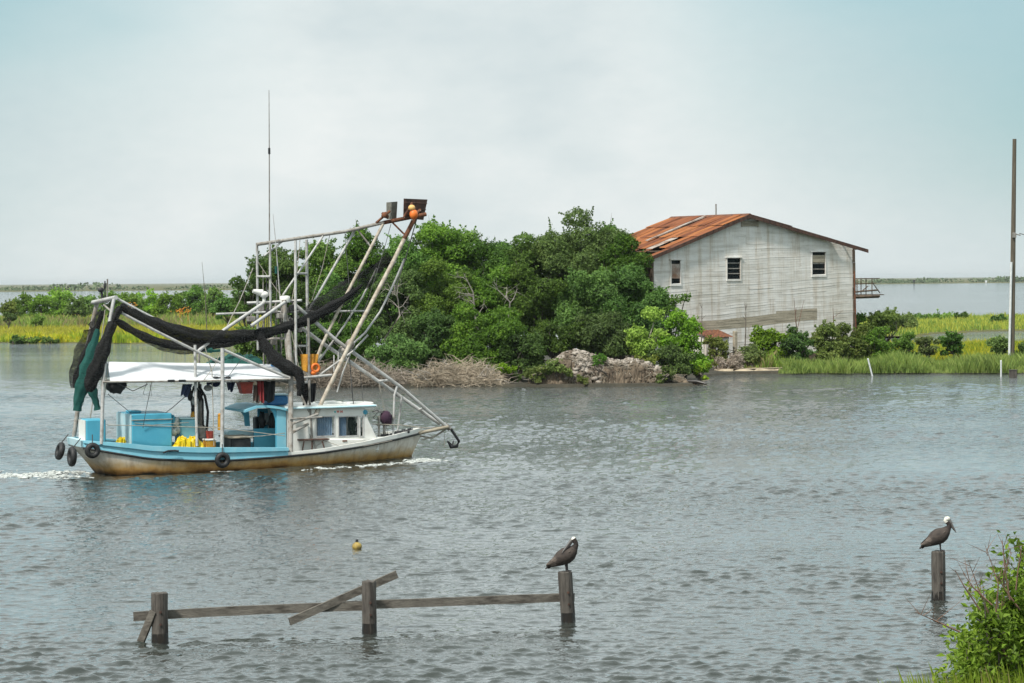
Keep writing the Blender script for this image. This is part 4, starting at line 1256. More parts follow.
def hull():
    mb = MB(); st = list(np.linspace(S0, 4.0, 22)) + list(np.linspace(4.3, S1, 14)); rows = []
    for s in st:
        b, z = beam(s), zs(s); fl = interp(s, [S0, 2, 4.5, S1], [.93, .9, .62, .25])
        row = []
        for t in (0, .25, .5, .75, 1.0):
            zz = z * (1 - t) + 0.0 * t; bb = b * (1 - t ** 1.5 * (1 - fl))
            rake = .55 * max(0, (s - 5.0) / (S1 - 5.0)) ** 2 * t - 1.0 * max(0, (-5.2 - s) / 1.7) * t
            row.append((s - rake, bb, zz))
        rake = .75 * max(0, (s - 5.0) / (S1 - 5.0)) ** 2 - 1.3 * max(0, (-5.2 - s) / 1.7)
        row += [(s - rake, b * fl * .8, -.35), (s - rake, b * fl * .25, -.7)]
        near = [(p[0], -p[1], p[2]) for p in row]
        rows.append(near + list(reversed(row)))
    mb.grid(rows)
    n = len(rows[0]); mb.add(rows[0], [tuple(range(n))]); mb.add(rows[-1], [tuple(range(n - 1, -1, -1))])
    bpart(mb, 'hull', 'hull_paint')
    for sg in (-1, 1):
        r_ = MB(); r_.tube([(s, sg * (beam(s) + .03), zs(s)) for s in st], .045, 6); bpart(r_, 'rub_rail', 'rubber')
        bw = MB(); ss = list(np.linspace(S0, SB, 26)); o_, i_ = [], []
        rows = []
        for s in ss:
            b = beam(s); z0, z1 = zs(s) + .04, zb(s)
            rows.append([(s, sg * (b + .035), z0), (s, sg * (b + .02), z0 + .55 * (z1 - z0)), (s, sg * (b + .10), z0 + .6 * (z1 - z0)), (s, sg * (b + .10), z1), (s, sg * (b - .16), z1), (s, sg * (b - .16), z1 - .06), (s, sg * (b - .07), z1 - .06), (s, sg * (b - .07), z0)])
        bw.grid(rows, sm=False); bw.add(rows[0], [tuple(range(8))]); bw.add(rows[-1], [tuple(range(8))])
        bpart(bw, 'bulwark', 'boat_blue')
        tw = MB(); rows = []
        for s in list(np.linspace(SB, 5, 16)) + list(np.linspace(5.2, S1, 9)):
            b = beam(s); z0 = zs(s) + .04; z1 = z0 + interp(s, [SB, SB + .4, 5, S1], [.10, .10, .15, .17])
            rows.append([(s, sg * (b + .03), z0), (s, sg * (b + .03), z1), (s, sg * max(b - .12, 0), z1), (s, sg * max(b - .12, 0), z0)])
        tw.grid(rows, sm=False); bpart(tw, 'toe_rail', 'boat_white')
    dk = MB(); rows = []
    for s in st: rows.append([(s, -beam(s) + .04, zs(s) + .02), (s, 0, zs(s) + .07), (s, beam(s) - .04, zs(s) + .02)])
    dk.grid(rows); bpart(dk, 'deck', 'deck_grey')
    tr = MB(); z0, z1 = zs(S0) + .02, zb(S0)
    tr.hexa([(S0 - .06, -1.02, z0), (S0 + .1, -1.02, z0), (S0 + .1, 1.02, z0), (S0 - .06, 1.02, z0), (S0 - .10, -1.06, z1), (S0 + .1, -1.06, z1), (S0 + .1, 1.06, z1), (S0 - .10, 1.06, z1)])
    bpart(tr, 'transom', 'boat_blue_pale')
    cl = MB(); q = P(170, 455, -1.82); cl.tube([(q.x - .28, -1.92, q.z + .10), (q.x - .1, -1.92, q.z + .16), (q.x + .15, -1.92, q.z + .16), (q.x + .3, -1.92, q.z + .14)], .035, 5)
    bpart(cl, 'cleat', 'dark_gear')


hull()


def pbox(px0, py0, px1, py1, n0, n1, zlow=None):
    """Corners (lo, hi) of a box whose near face spans these pixels at n0."""
    a, b = P(px0, py1, n0), P(px1, py0, n0)
    return (a.x, n0, a.z if zlow is None else zlow), (b.x, n1, b.z)


def deckz(s): return zs(s) + .05


# --- stern box, bins and winch gear on the working deck
a, b = pbox(86, 419, 106, 443, -.95, .05); bx = MB().box(a, b, 0, .05)
g = bpart(bx, 'stern_locker', 'boat_blue_deep')
m2 = MB(); m2.box((a[0] - .03, a[1] + .03, a[2]), (a[0] - .004, b[1] - .03, b[2] - .03)); bpart(m2, 'locker_lit_end', 'boat_white', g)  # aft face painted pale to show it catching the light
a, b = pbox(132, 413, 172, 448, -1.15, .95); bx = MB().box(a, b, 0, .035)
fb = bpart(bx, 'fish_bin', 'boat_blue_deep')
m2 = MB(); m2.box((a[0] - .025, a[1] + .02, a[2]), (a[0] - .004, b[1] - .02, b[2] - .02)); bpart(m2, 'bin_lit_end', 'boat_blue_pale', fb)  # lighter blue panel puts the light on the aft side into the colour
m2 = MB(); m2.box((a[0] + .12, -.5, b[2] + .002), (a[0] + .55, .2, b[2] + .09), 0, .03); bpart(m2, 'hatch', 'boat_blue_deep', fb)
m2 = MB(); m2.tube([(a[0] - .02, a[1] - .02, b[2] - .22), (b[0] + .02, a[1] - .02, b[2] - .22)], .016, 5); m2.tube([(a[0] + .1, a[1] - .03, b[2] - .32), ((a[0] + b[0]) / 2, a[1] - .03, b[2] - .42), (b[0] + .6, a[1] - .1, b[2] - .36)], .012, 5); bpart(m2, 'lashing', 'rope', fb)
a, b = pbox(171, 415, 176, 428, -.6, .3); bpart(MB().box(a, b, 0, .08), 'tank', 'boat_blue_deep')
a, b = pbox(181, 419, 196, 447, -.75, .1); wb = bpart(MB().box(a, b, 0, .04), 'winch_box', 'boat_blue')
m2 = MB(); m2.box((a[0] - .04, a[1] - .04, b[2] + .002), (b[0] + .04, b[1] + .04, b[2] + .06), 0, .02); bpart(m2, 'box_lid', 'boat_blue_pale', wb)
m2 = MB()
for k, (x, y, r_) in enumerate([(176, 424, .14), (178, 430, .17), (174, 432, .15), (177, 420, .11)]): m2.ball(P(x, y, -.5), r_, 10, 7, 0, .25)
bpart(m2, 'deck_gear', 'boat_white')
# engine box between the winch and the shelter
a, b = pbox(231, 438, 251, 449, -.85, .5); e_ = bpart(MB().box(a, b, 0, .03), 'engine_box', 'dark_gear')
m2 = MB(); m2.box((a[0] - .06, a[1] - .06, b[2] + .002), (b[0] + .06, b[1] + .06, b[2] + .07), 0, .02); bpart(m2, 'box_lid', 'bare_board', e_)
a, b = pbox(228, 430, 254, 438, .3, .95, None); bpart(MB().box(a, b, 0, .05), 'hatch_coaming', 'boat_blue_pale')

# --- hydraulic hoist under the canopy
m2 = MB()
m2.tube([P(202, 446, -.2), P(200, 384, -.2)], .06, 8); m2.tube([P(196, 446, -.1), P(195, 384, -.1)], .04, 8)
ho = bpart(m2, 'hoist', 'metal_worn')
m2 = MB()
m2.tube([P(199, 386, -.3), P(205, 396, -.32), P(208, 412, -.34), P(207, 428, -.3), P(205, 440, -.25)], .05, 7)
m2.tube([P(194, 386, -.3), P(191, 398, -.32), P(193, 412, -.34), P(198, 424, -.3)], .04, 7)
m2.tube([P(197, 388, -.35), P(203, 400, -.35), P(203, 418, -.34), P(204, 434, -.3)], .035, 7)
bpart(m2, 'hose', 'rubber', ho)
m2 = MB(); m2.ball(P(195, 401, -.35), (.15, .15, .17), 12, 8); m2.ball(P(208, 388, -.35), (.17, .12, .12), 12, 8); bpart(m2, 'block', 'metal_white', ho)
a, b = pbox(199, 425, 206, 439, -.35, -.05); m2 = MB().box(a, b, 0, .04); bpart(m2, 'pump', 'metal_worn', ho)
m2 = MB(); m2.ball(P(194, 410, -.3), (.12, .12, .2), 9, 7, 0, .3); m2.ball(P(199, 396, -.3), (.14, .12, .2), 9, 7, 0, .3); m2.ball(P(190, 395, -.3), (.1, .1, .22), 9, 7, 0, .3); bpart(m2, 'motor', 'dark_gear', ho)
m2 = MB(); m2.ball(P(193, 417, -.5), (.09, .09, .2), 9, 7, 0, .2); bpart(m2, 'tackle', 'orange_plastic', ho)

# --- wheelhouse: blue shelter behind, white cabin forward
CN, CF = -1.12, 1.12
def cab(px, py, n=CN): return P(px, py, n)
sh = MB(); a, b = pbox(254, 428, 278, 452, -.25, -.19); bpart(sh.box(a, b), 'bulkhead', 'boat_blue_deep'); sh = MB()
a, b = pbox(276, 411, 286, 452, CN, CN + .07)
bpart(MB().box(a, b), 'post', 'boat_blue_deep'); bpart(MB().box((a[0], CF - .07, a[2]), (b[0], CF, b[2])), 'post', 'boat_blue_deep')
poly = [cab(254, 410), cab(258, 411), cab(260, 414), cab(261, 428), cab(256, 428), cab(255, 418), cab(250, 411)]
bpart(MB().prism([(p.x, p.z) for p in poly], .2, .27), 'bracket', 'boat_blue_deep')
poly = [cab(270, 409), cab(276, 409), cab(277, 428), cab(275, 418), cab(273, 412)]
bpart(MB().prism([(p.x, p.z) for p in poly], CN + .005, CN + .065), 'bracket', 'boat_blue_deep')
m2 = MB(); a, b = pbox(277, 410, 286, 455, CN - .03, CN - .005); m2.box(a, b); bpart(m2, 'shelter_post', 'boat_blue')
rp = [cab(244, 410), cab(249, 408), cab(256, 405.5), cab(266, 405), cab(278, 406.5), cab(287, 408.5)]
up = [(p.x, p.z) for p in rp]; dn = [(x, z - .09) for x, z in reversed(up)]
m2 = MB(); m2.prism(up + dn, CN - .15, CF + .15); bpart(m2, 'shelter_roof', 'boat_blue')
m2 = MB(); m2.box((cab(266, 0).x, .5, deckz(1)), (cab(270, 0).x, .9, deckz(1) + 1.3), 0, .05); m2.ball(P(262, 420, .1), (.14, .14, .3), 9, 7, 0, .3); m2.ball(P(272, 422, .1), (.15, .14, .35), 9, 7, 0, .3); bpart(m2, 'fittings', 'dark_gear')
m2 = MB(); a, b = pbox(264.5, 413, 269, 425, .55, .6); m2.box(a, b, 0, .02); bpart(m2, 'window_panel', 'metal_white')  # white panel added in place of the window in the shelter opening

cb = MB()
def wallpiece(px0, py0, px1, py1, n0, n1):
    p00, p10, p11, p01 = P(px0, py1, CN), P(px1, py1, CN), P(px1, py0, CN), P(px0, py0, CN)
    cb.hexa([(p00.x, n0, p00.z), (p10.x, n0, p10.z), (p10.x, n1, p10.z), (p00.x, n1, p00.z), (p01.x, n0, p01.z), (p11.x, n0, p11.z), (p11.x, n1, p11.z), (p01.x, n1, p01.z)])
for n0 in (CN, CF - .06):
    wallpiece(286.5, 408, 365, 416.5, n0, n0 + .06)          # header
    wallpiece(286.5, 436, 363, 456, n0, n0 + .06)            # below the windows
    for x0, x1 in ((286.5, 316), (334.5, 338.5), (358, 360)): wallpiece(x0, 416.5, x1, 436, n0, n0 + .06)
    q = [P(363, 416.5, CN), P(366.5, 416.5, CN), P(379, 443, CN), P(379, 450, CN), P(363, 450, CN)]
    cb.prism([(p.x, p.z) for p in q], n0, n0 + .06)
q0, q1 = P(365.5, 409, CN), P(378.5, 444, CN)
for y0, y1 in ((CN + .06, CN + .2), (-.1, .1), (CF - .2, CF - .06)):
    cb.hexa([(q1.x - .05, y0, q1.z - .3), (q1.x, y0, q1.z - .3), (q1.x, y1, q1.z - .3), (q1.x - .05, y1, q1.z - .3), (q0.x - .05, y0, q0.z), (q0.x, y0, q0.z), (q0.x, y1, q0.z), (q0.x - .05, y1, q0.z)])
mz = .45
qm = q1.lerp(q0, mz)
cb.hexa([(q1.x - .05, CN + .06, q1.z - .3), (q1.x - .004, CN + .06, q1.z - .3), (q1.x - .004, CF - .06, q1.z - .3), (q1.x - .05, CF - .06, q1.z - .3),
         (qm.x - .05, CN + .06, qm.z), (qm.x - .004, CN + .06, qm.z), (qm.x - .004, CF - .06, qm.z), (qm.x - .05, CF - .06, qm.z)])
c0 = P(287, 408, CN); cb.box((c0.x, CN + .06, deckz(2)), (c0.x + .06, CF - .06, c0.z))
cabin = bpart(cb, 'cabin', 'boat_white')
rf = MB(); r0, r1 = P(285, 408, CN), P(376, 408, CN); r1b = P(376, 406, CN)
zr_ = P(300, 407.5, CN).z
rf.prism([(r0.x, r0.z - .02), (P(366, 0, CN).x, P(366, 408, CN).z), (r1.x, P(376, 406.5, CN).z), (r1.x, P(376, 404.5, CN).z), (P(330, 0, CN).x, P(330, 404.6, CN).z), (r0.x, r0.z + .07)], CN - .12, CF + .12)
roofp = bpart(rf, 'cabin_roof', 'boat_white', cabin)
tm = MB(); tm.tube([P(286, 408.6, CN - .14), P(330, 407.4, CN - .14), P(376, 405.6, CN - .14)], .042, 6); bpart(tm, 'roof_trim', 'boat_blue_pale', roofp)
for x0, x1, y0, y1 in ((323, 343, 401.5, 404.6), (349, 374, 402.0, 404.4)):
    a, b = pbox(x0, y0, x1, y1 + 1.5, -.5, .45); m2 = MB().box(a, b, 0, .04); bpart(m2, 'roof_hatch', 'boat_white', cabin)
# windows: recessed pane in a frame
def window(px0, px1, curtain=None):
    fr = MB(); a, b = P(px0, 436, CN), P(px1, 416.5, CN)
    e = .035
    fr.box((a.x - e, CN - .018, a.z - e), (b.x + e, CN + .03, a.z)); fr.box((a.x - e, CN - .018, b.z), (b.x + e, CN + .03, b.z + e))
    fr.box((a.x - e, CN - .016, a.z), (a.x, CN + .03, b.z)); fr.box((b.x, CN - .016, a.z), (b.x + e, CN + .03, b.z))
    w_ = bpart(fr, 'window', 'metal_white', cabin)
    p = MB(); p.box((a.x, CN + .03, a.z), (b.x, CN + .038, b.z)); bpart(p, 'pane', 'old_glass', w_)
    if curtain:
        c = MB(); ca, cb_ = P(curtain[0], 436, CN + .1), P(curtain[1], 417, CN + .1); rows = [[], []]
        for k in range(36):
            x = ca.x + (cb_.x - ca.x) * k / 35; yy = CN + .11 + .035 * math.sin(k * 1.25)
            rows[0].append((x, yy, ca.z)); rows[1].append((x, yy, cb_.z))
        c.grid(rows); bpart(c, 'curtain', 'curtain_blue', w_)
window(317, 334, (316.5, 332)); window(339, 357.5, (339, 346)); window(360.5, 363)
inn = MB(); f0, f1 = P(290, 0, CN).x, P(372, 0, CN).x
inn.box((f0, CN + .35, deckz(2)), (f1 - .6, CF - .12, deckz(2) + .25)); bpart(inn, 'cabin_sole', 'interior_dark', cabin)
# small painted marks on the header board: a teal star and two red letters, then a round badge
mk = MB(); c = P(335, 411.8, CN); y = CN - .006
pts = []
for k in range(10):
    q = .055 if k % 2 == 0 else .026; pts.append((c.x + q * math.sin(k * math.pi / 5), c.z + q * math.cos(k * math.pi / 5)))
mk.prism(pts, y, CN + .002); bpart(mk, 'painted_star', 'teal_mark', cabin)
for dx in (338, 341.5):
    c = P(dx, 411.6, CN); m2 = MB(); m2.box((c.x - .045, y, c.z - .045), (c.x - .018, CN + .002, c.z + .045)); m2.box((c.x + .018, y, c.z - .045), (c.x + .045, CN + .002, c.z + .045)); m2.box((c.x - .018, y + .001, c.z - .014), (c.x + .018, CN + .001, c.z + .014))
    bpart(m2, 'painted_letter', 'red_mark', cabin)
c = P(365.3, 412, CN); m2 = MB(); m2.ring((c.x, CN - .01, c.z), .075, .02, 'n', 16, 6); m2.ball((c.x, CN - .004, c.z), (.055, .012, .055), 12, 6, 0); bpart(m2, 'porthole', 'boat_blue_deep', cabin)
# white raised side deck in front of the windows
m2 = MB(); t = []
for px, py in ((312, 446), (330, 437.5), (362, 437.8), (400, 439.5), (410, 437)):
    t.append(P(px, py, -1.14))
rows = []
for p in t:
    b = min(1.16, beam(p.x) - .10); zt = max(p.z, zs(p.x) + .10)
    rows.append([(p.x, -b, zs(p.x) + .04), (p.x, -b, zt - .08), (p.x, -b + .08, zt), (p.x, b - .08, zt), (p.x, b, zt - .08), (p.x, b, zs(p.x) + .04)])
m2.grid(rows, sm=False); m2.add(rows[0], [tuple(range(6))]); m2.add(rows[-1], [tuple(range(6))]); bpart(m2, 'trunk_deck', 'boat_white')
m2 = MB(); c = P(345, 441, -1.17); m2.box((c.x - .1, -1.185, c.z - .02), (c.x + .08, -1.15, c.z + .03)); bpart(m2, 'rust_patch', 'rust')
m2 = MB(); m2.tube([P(322, 440, -1.3), P(340, 446, -1.5), P(365, 446, -1.45), P(392, 440.5, -1.2)], .012, 5); bpart(m2, 'mooring_line', 'rope')
# brown net tray on the side deck
m2 = MB(); a, b = pbox(300, 438.5, 330, 441, -1.45, -.95); m2.box(a, b, 0, .02)
m2.tube([P(304, 441, -1.4), P(302, 452, -1.4)], .03, 5); m2.tube([P(322, 441, -1.4), P(325, 450, -1.4)], .03, 5); m2.tube([P(312, 441, -1.4), P(312, 452, -1.4)], .03, 5)
bpart(m2, 'side_rack', 'board_rust')
# foredeck winch and clutter
m2 = MB(); m2.tube([P(379, 440, -.5), P(379, 416, -.5)], .05, 8); m2.tube([P(384.5, 440, -.3), P(384, 420, -.3)], .06, 8); m2.tube([P(377, 425, -.5), P(388, 424, -.3)], .04, 6); wl = bpart(m2, 'windlass', 'metal_worn')
m2 = MB(); q = np.random.default_rng(6)
for k in range(22):
    px = 377 + k * 1.6; c = P(px, 438.5 - .22 * (px - 377), q.uniform(-.5, .0)); m2.ball(c, (q.uniform(.06, .16), .12, q.uniform(.05, .13)), 7, 5, 0, .4)
bpart(m2, 'chain_pile', 'dark_gear')
m2 = MB(); m2.tube([P(372, 412, -.4), P(377, 410, -.4), P(382, 413, -.4), P(377, 420, -.4), P(373, 418, -.4), P(378, 412, -.42), P(384, 411, -.4)], .02, 5); bpart(m2, 'cable', 'rope_dark')

# --- bow pulpit, chain
m2 = MB()
for sg in (-.16, .16): m2.tube([P(398, 437.5, sg), P(424, 432, sg), P(448, 427, sg * .7)], .075, 6)
for px in (420, 430, 440): m2.tube([P(px, 433.5 - (px - 420) * .24, -.16), P(px, 433.5 - (px - 420) * .24, .16)], .04, 5)
bpart(m2, 'bowsprit', 'bare_board')
m2 = MB(); m2.tube([P(446, 425, 0), P(450, 429, 0)], .10, 8); m2.tube([P(443, 427, -.1), P(445, 424, .1)], .09, 6); bpart(m2, 'bow_roller', 'metal_grey')
m2 = MB(); m2.tube([P(420, 436, 0), P(432, 438, 0), P(442, 432, 0), P(447, 428, 0)], .035, 6); m2.tube([P(422, 440, 0), P(434, 436.5, 0), P(444, 430, 0)], .025, 6)
m2.tube([P(372, 424, -.6), P(400, 425, -.5), P(425, 428, -.2), P(444, 427, 0)], .02, 5); m2.tube([P(444, 429, 0), P(444.5, 446, 0)], .012, 5); bpart(m2, 'anchor_rode', 'rope')
# anchor hangs from the roller
an = thing('anchor', 'dark anchor hanging below the end of the bowsprit', 'anchor', B_, P(455, 447, 0)); ao = P(455, 447, 0)
m2 = MB(); m2.tube([P(449, 426, 0), P(459, 441, 0)], .055, 7); m2.build('shank', 'dark_gear', an, ao)
m2 = MB(); m2.tube([P(459, 441, 0), P(457, 446, 0), P(451, 447, 0), P(447.5, 441, 0)], [.07, .08, .07, .03], 7); m2.add([P(447, 440, 0), P(451, 443, -.12), P(452, 447, 0), P(451, 443, .12)], [(0, 1, 2, 3)]); m2.tube([P(452, 446, 0), P(453.5, 440.5, 0)], [.05, .02], 6); m2.build('fluke', 'dark_gear', an, ao)

# --- canopy over the working deck
m2 = MB(); rows = []
for k in range(15):
    t = k / 14; px = 110 + (287 - 110) * t; pe = P(px, 380.5 - 1.5 * t, -1.5); pr_ = P(107 + (271 - 107) * t, 361.5 + 2.5 * t, 0.15)
    sg = .02 * abs(math.sin(t * math.pi * 4))
    zt = pr_.z
    rows.append([(pe.x, -1.52, pe.z - .03), (pe.x, -1.5, pe.z), (pe.x * .7 + pr_.x * .3, -1.0, pe.z + .40 * (zt - pe.z) - sg), (pe.x * .35 + pr_.x * .65, -.5, pe.z + .76 * (zt - pe.z) - sg), (pr_.x, .1, zt - sg * .4),
                 (pe.x * .35 + pr_.x * .65, .7, pe.z + .76 * (zt - pe.z)), (pe.x, 1.6, pe.z)])
m2.grid(rows); cano = bpart(m2, 'canopy', 'canvas_white')
m2 = MB(); m2.tube([P(103, 382, -1.5), P(200, 381, -1.5), P(290, 379, -1.5)], .042, 6); m2.tube([P(103, 382, 1.55), P(196, 381, 1.55), P(280, 379, 1.55)], .042, 6)
for px in (112, 150, 190, 232, 270):
    m2.tube([P(px, 381, -1.5), (P(px, 381, -1.5).x, 1.5, P(px, 381, -1.5).z)], .03, 5)
bpart(m2, 'canopy_frame', 'metal_worn', cano)
for px in (168, 179):
    a, b = pbox(px, 379.5, px + 7, 382, -1.58, -1.5); bpart(MB().box(a, b, 0, .015), 'tie_down', 'dark_gear', cano)
for px in (216, 222, 228): bpart(MB().ball(P(px, 377.5, -1.4), (.12, .1, .04), 7, 5), 'tie_down', 'dark_gear', cano)

# --- masts, posts, boom and struts; radius in metres, one part per spar
def spar(name, pts, r, mat='metal_white', parent=None, seg=8):
    m = MB(); m.tube([P(*p) for p in pts], r, seg); return bpart(m, name, mat, parent)
gal = spar('gallows', [(93, 302.5, 1.2), (116, 297.5, -1.2)], .085, 'metal_white', seg=6)
spar('leg', [(97, 303, 1.15), (86, 352, 1.3), (73.5, 440, 1.45)], .085, 'metal_worn', gal, 6)
spar('leg', [(114, 299, -1.15), (108, 330, -1.28), (103, 385, -1.42), (101.5, 444, -1.5)], .07, 'metal_white', gal, 6)
spar('brace', [(104, 305, .1), (113, 313, -1.15)], .035, 'metal_worn', gal, 6)
spar('light_post', [(107, 303, 0), (107.5, 279, 0)], .03, 'metal_grey', gal, 6)
m2 = MB(); m2.ball(P(101, 290, .2), (.12, .1, .1), 10, 7); m2.tube([P(102.5, 302, .2), P(101.5, 290, .2)], .05, 6); m2.ball(P(104.8, 286, 0), (.05, .05, .14), 8, 6); m2.tube([P(105, 301, 0), P(105, 281, 0)], .025, 6); bpart(m2, 'lamp', 'dark_gear', gal)
spar('stay_pipe', [(116, 298, -1.1), (140, 311, -1.1), (167, 325, -1.1), (200, 338, -1.0)], .05, 'metal_white')
spar('stay_pipe', [(118, 311, -1.2), (160, 333, -1.3), (196, 351, -1.4), (223, 364, -1.4)], .05, 'metal_white')
spar('canopy_post', [(195, 345, -1.1), (195.5, 382, -1.3), (197, 446, -1.5)], .055, 'metal_white')
spar('canopy_post', [(199, 345, 1.2), (199, 380, 1.4), (199, 444, 1.5)], .05, 'metal_worn')
spar('canopy_post', [(222.5, 348, -1.4), (222.5, 400, -1.55), (222, 452, -1.72)], .075, 'metal_white')
spar('stay_pipe', [(197, 352, -1.1), (224, 330, -.9), (265, 302, -.6)], .065, 'metal_white')
spar('stay_pipe', [(251, 326, -1.1), (285, 302, -.8)], .065, 'metal_white')
spar('stay_pipe', [(224, 350, -1.4), (255, 364, -1.4), (290, 378, -1.4)], .055, 'metal_white')
spar('stay_pipe', [(200, 347, 1.2), (224, 338, 1.1)], .04, 'metal_white')
# tall A-frame legs at the rail
mast = spar('mast', [(288, 330, -.7), (291, 372, -1.1), (290.5, 455, -1.75)], .10, 'metal_worn')
spar('mast_leg', [(295.5, 240.5, -.5), (295.5, 300, -.7), (296, 372, -.9)], .055, 'metal_white')
spar('mast_leg', [(306.5, 239.5, .5), (307.5, 320, .6), (308.5, 448, .9)], .06, 'metal_white')
spar('mast_leg', [(308.5, 318, -.9), (309.5, 400, -1.1), (312, 440, -1.1)], .05, 'metal_grey')
spar('mast_leg', [(257, 244, .1), (257.5, 300, .2), (258, 350, .3)], .05, 'metal_white')
spar('mast_leg', [(270, 243, -.1), (270.5, 310, .0), (272, 372, .2)], .045, 'metal_white')
spar('mast_leg', [(284, 300, -.5), (287, 345, -.7), (290, 372, -.9)], .09, 'metal_worn')
for x0, y0, x1, y1, n0, n1 in ((257, 276.5, 270, 276.5, .1, -.1), (296, 273.5, 307, 273.5, -.5, .5), (295.5, 346, 308, 346, -.7, .6), (258, 312, 271, 312, .2, 0)):
    spar('rung', [(x0, y0, n0), (x1, y1, n1)], .04, 'metal_white')
for k, px in enumerate((263, 266.5, 276.5, 280)): spar('cable', [(px, 270 + k * 5, .1), (px + .5, 372, .2)], .022, ('metal_worn', 'rope_dark')[k % 2], None, 5)
spar('cross_tree', [(216, 314, .2), (290, 311.5, 0), (366, 311, 0)], .038, 'metal_white')
spar('mast_platform', [(247, 303, .4), (272, 302, 0), (302, 300.5, -.4)], .055, 'metal_white', None, 4)
spar('mast_platform', [(250, 340, .4), (290, 338, -.4)], .05, 'metal_worn', None, 4)
# lower tray and white horizontal by the cabin roof
spar('rung', [(300, 378, -1.1), (332, 375, -1.0)], .05, 'metal_white'); spar('rung', [(291, 383, -1.2), (308, 382, -1.0)], .06, 'metal_white')
spar('brace', [(296, 385, -1.1), (309, 412, -1.1)], .045, 'metal_worn'); spar('brace', [(292, 424, -1.6), (318, 414, -1.2)], .05, 'metal_worn')
spar('brace', [(293, 432, -1.7), (308, 424, -1.2)], .06, 'metal_worn'); spar('brace', [(310, 434, -1.1), (316, 448, -1.3)], .04, 'metal_worn'); spar('rung', [(290, 419, -1.6), (322, 417, -1.2)], .035, 'metal_worn')
# boom
boom = spar('boom', [(256.5, 244.5, 0), (300, 238, 0), (345, 231.5, 0), (388, 221.5, -.1), (425, 214.5, -.2)], .075, 'metal_worn', None, 6)
spar('boom_cap', [(384, 222.6, -.1), (426, 214.2, -.2)], .088, 'rust', boom, 6)
spar('strut', [(323, 236, -.2), (303, 266, -.3), (283, 295, -.4)], .042, 'metal_white')
spar('strut', [(264, 256, 0), (283, 241, 0)], .035, 'metal_white')
spar('strut', [(355, 230, .1), (331, 272, .1), (308, 312, .1)], .05, 'metal_white')
spar('strut', [(383, 224, -.1), (365, 259, -.2), (342, 303, -.3), (322, 345, -.4), (316, 360, -.5)], .065, 'metal_tan')
spar('strut', [(415, 217, -.2), (393, 262, -.4), (352, 340, -.9), (316, 414, -1.15)], .085, 'metal_tan')
spar('strut_head', [(416, 216, -.2), (404, 239, -.3)], .092, 'rust', boom)
spar('brace', [(357, 229, 0), (371, 247, -.1)], .035, 'metal_worn', boom, 6); spar('brace', [(392, 222, -.1), (404, 234, -.3)], .04, 'rust', boom, 6)
spar('pipe_rail', [(404.5, 259, .5), (392, 288, .4), (380, 312, .3), (365, 333, .2), (349, 347, 0)], .045, 'metal_white')
spar('pipe_rail', [(377, 268, .4), (362, 298, .3), (344, 326, .2), (318, 362, 0)], .04, 'metal_white')
spar('pipe_rail', [(368, 335, -.6), (352, 352, -.6), (318, 376, -.7)], .04, 'metal_white')
# paired stays down to the bow
spar('bow_stay', [(293, 303, -.3), (336, 340, -.4), (400, 386.5, -.3), (447, 427, -.05)], .07, 'metal_white')
spar('bow_stay', [(289, 318, .4), (318, 340, .4), (378, 381, .35), (440, 424, .1)], .07, 'metal_white')
spar('rung', [(378.5, 381, .35), (391, 380, -.3)], .045, 'metal_white'); spar('rung', [(338, 352, .4), (349, 350, -.4)], .05, 'metal_white'); spar('rung', [(418, 410, .2), (424, 408, -.1)], .04, 'metal_white')
m2 = MB(); m2.ball(P(344, 350, -.2), (.2, .3, .16), 8, 6, 0, .3); m2.ball(P(350, 344, -.5), (.16, .25, .2), 8, 6, 0, .3); bpart(m2, 'stay_clamp', 'metal_worn')
spar('pulpit_post', [(393, 438, -.4), (394.5, 395, -.3), (397.5, 385, -.3)], .045, 'metal_white'); spar('pulpit_post', [(397, 436, .3), (402, 396, .2)], .04, 'metal_white')
spar('pulpit_post', [(351, 352, -.4), (343, 372, -.4), (337, 392, -.4)], .03, 'metal_white'); spar('pulpit_post', [(334, 355, -.3), (334, 372, -.3)], .03, 'metal_white'); spar('pulpit_post', [(338.5, 352, -.3), (338, 372, -.3)], .03, 'metal_white')
# antennas and radar
spar('antenna', [(269.5, 296, 0), (269.3, 152, 0), (269, 90, 0)], [.03, .022, .012], 'metal_grey', None, 6)
m2 = MB(); m2.tube([P(269.3, 154, 0), P(269.2, 148, 0)], .045, 6); bpart(m2, 'antenna_joint', 'dark_gear')
spar('antenna', [(280, 299, -.2), (276, 245, -.2), (273, 214, -.2)], [.025, .018, .01], 'metal_white', None, 6)
m2 = MB(); c = P(276, 270, -.2); m2.tube([c + Vector((0, 0, -.14)), c + Vector((0, 0, .14))], .05, 6); bpart(m2, 'antenna_base', 'net_green')
m2 = MB(); m2.ball(P(264, 294.5, .1), (.19, .17, .13), 12, 8); m2.tube([P(253, 291, .1), P(262, 293, .1)], [.07, .14], 8); m2.tube([P(264, 302, .1), P(264, 296, .1)], .07, 6); bpart(m2, 'radar', 'boat_white')
m2 = MB(); c = P(285, 299, -.3); m2.tube([c + Vector((0, 0, -.13)), c + Vector((0, 0, -.02)), c + Vector((0, 0, .10)), c + Vector((0, 0, .13))], [.19, .20, .19, .10], 14); bpart(m2, 'radar', 'boat_white')
for px, py in ((251, 319), (281, 316), (286, 310)):
    m2 = MB(); c = P(px, py, -.3); m2.box((c.x - .16, c.y - .12, c.z - .1), (c.x + .16, c.y + .1, c.z + .1), 0, .03); m2.tube([c + Vector((0, 0, .1)), c + Vector((.05, 0, .3))], .03, 5); bpart(m2, 'floodlight', 'metal_grey')
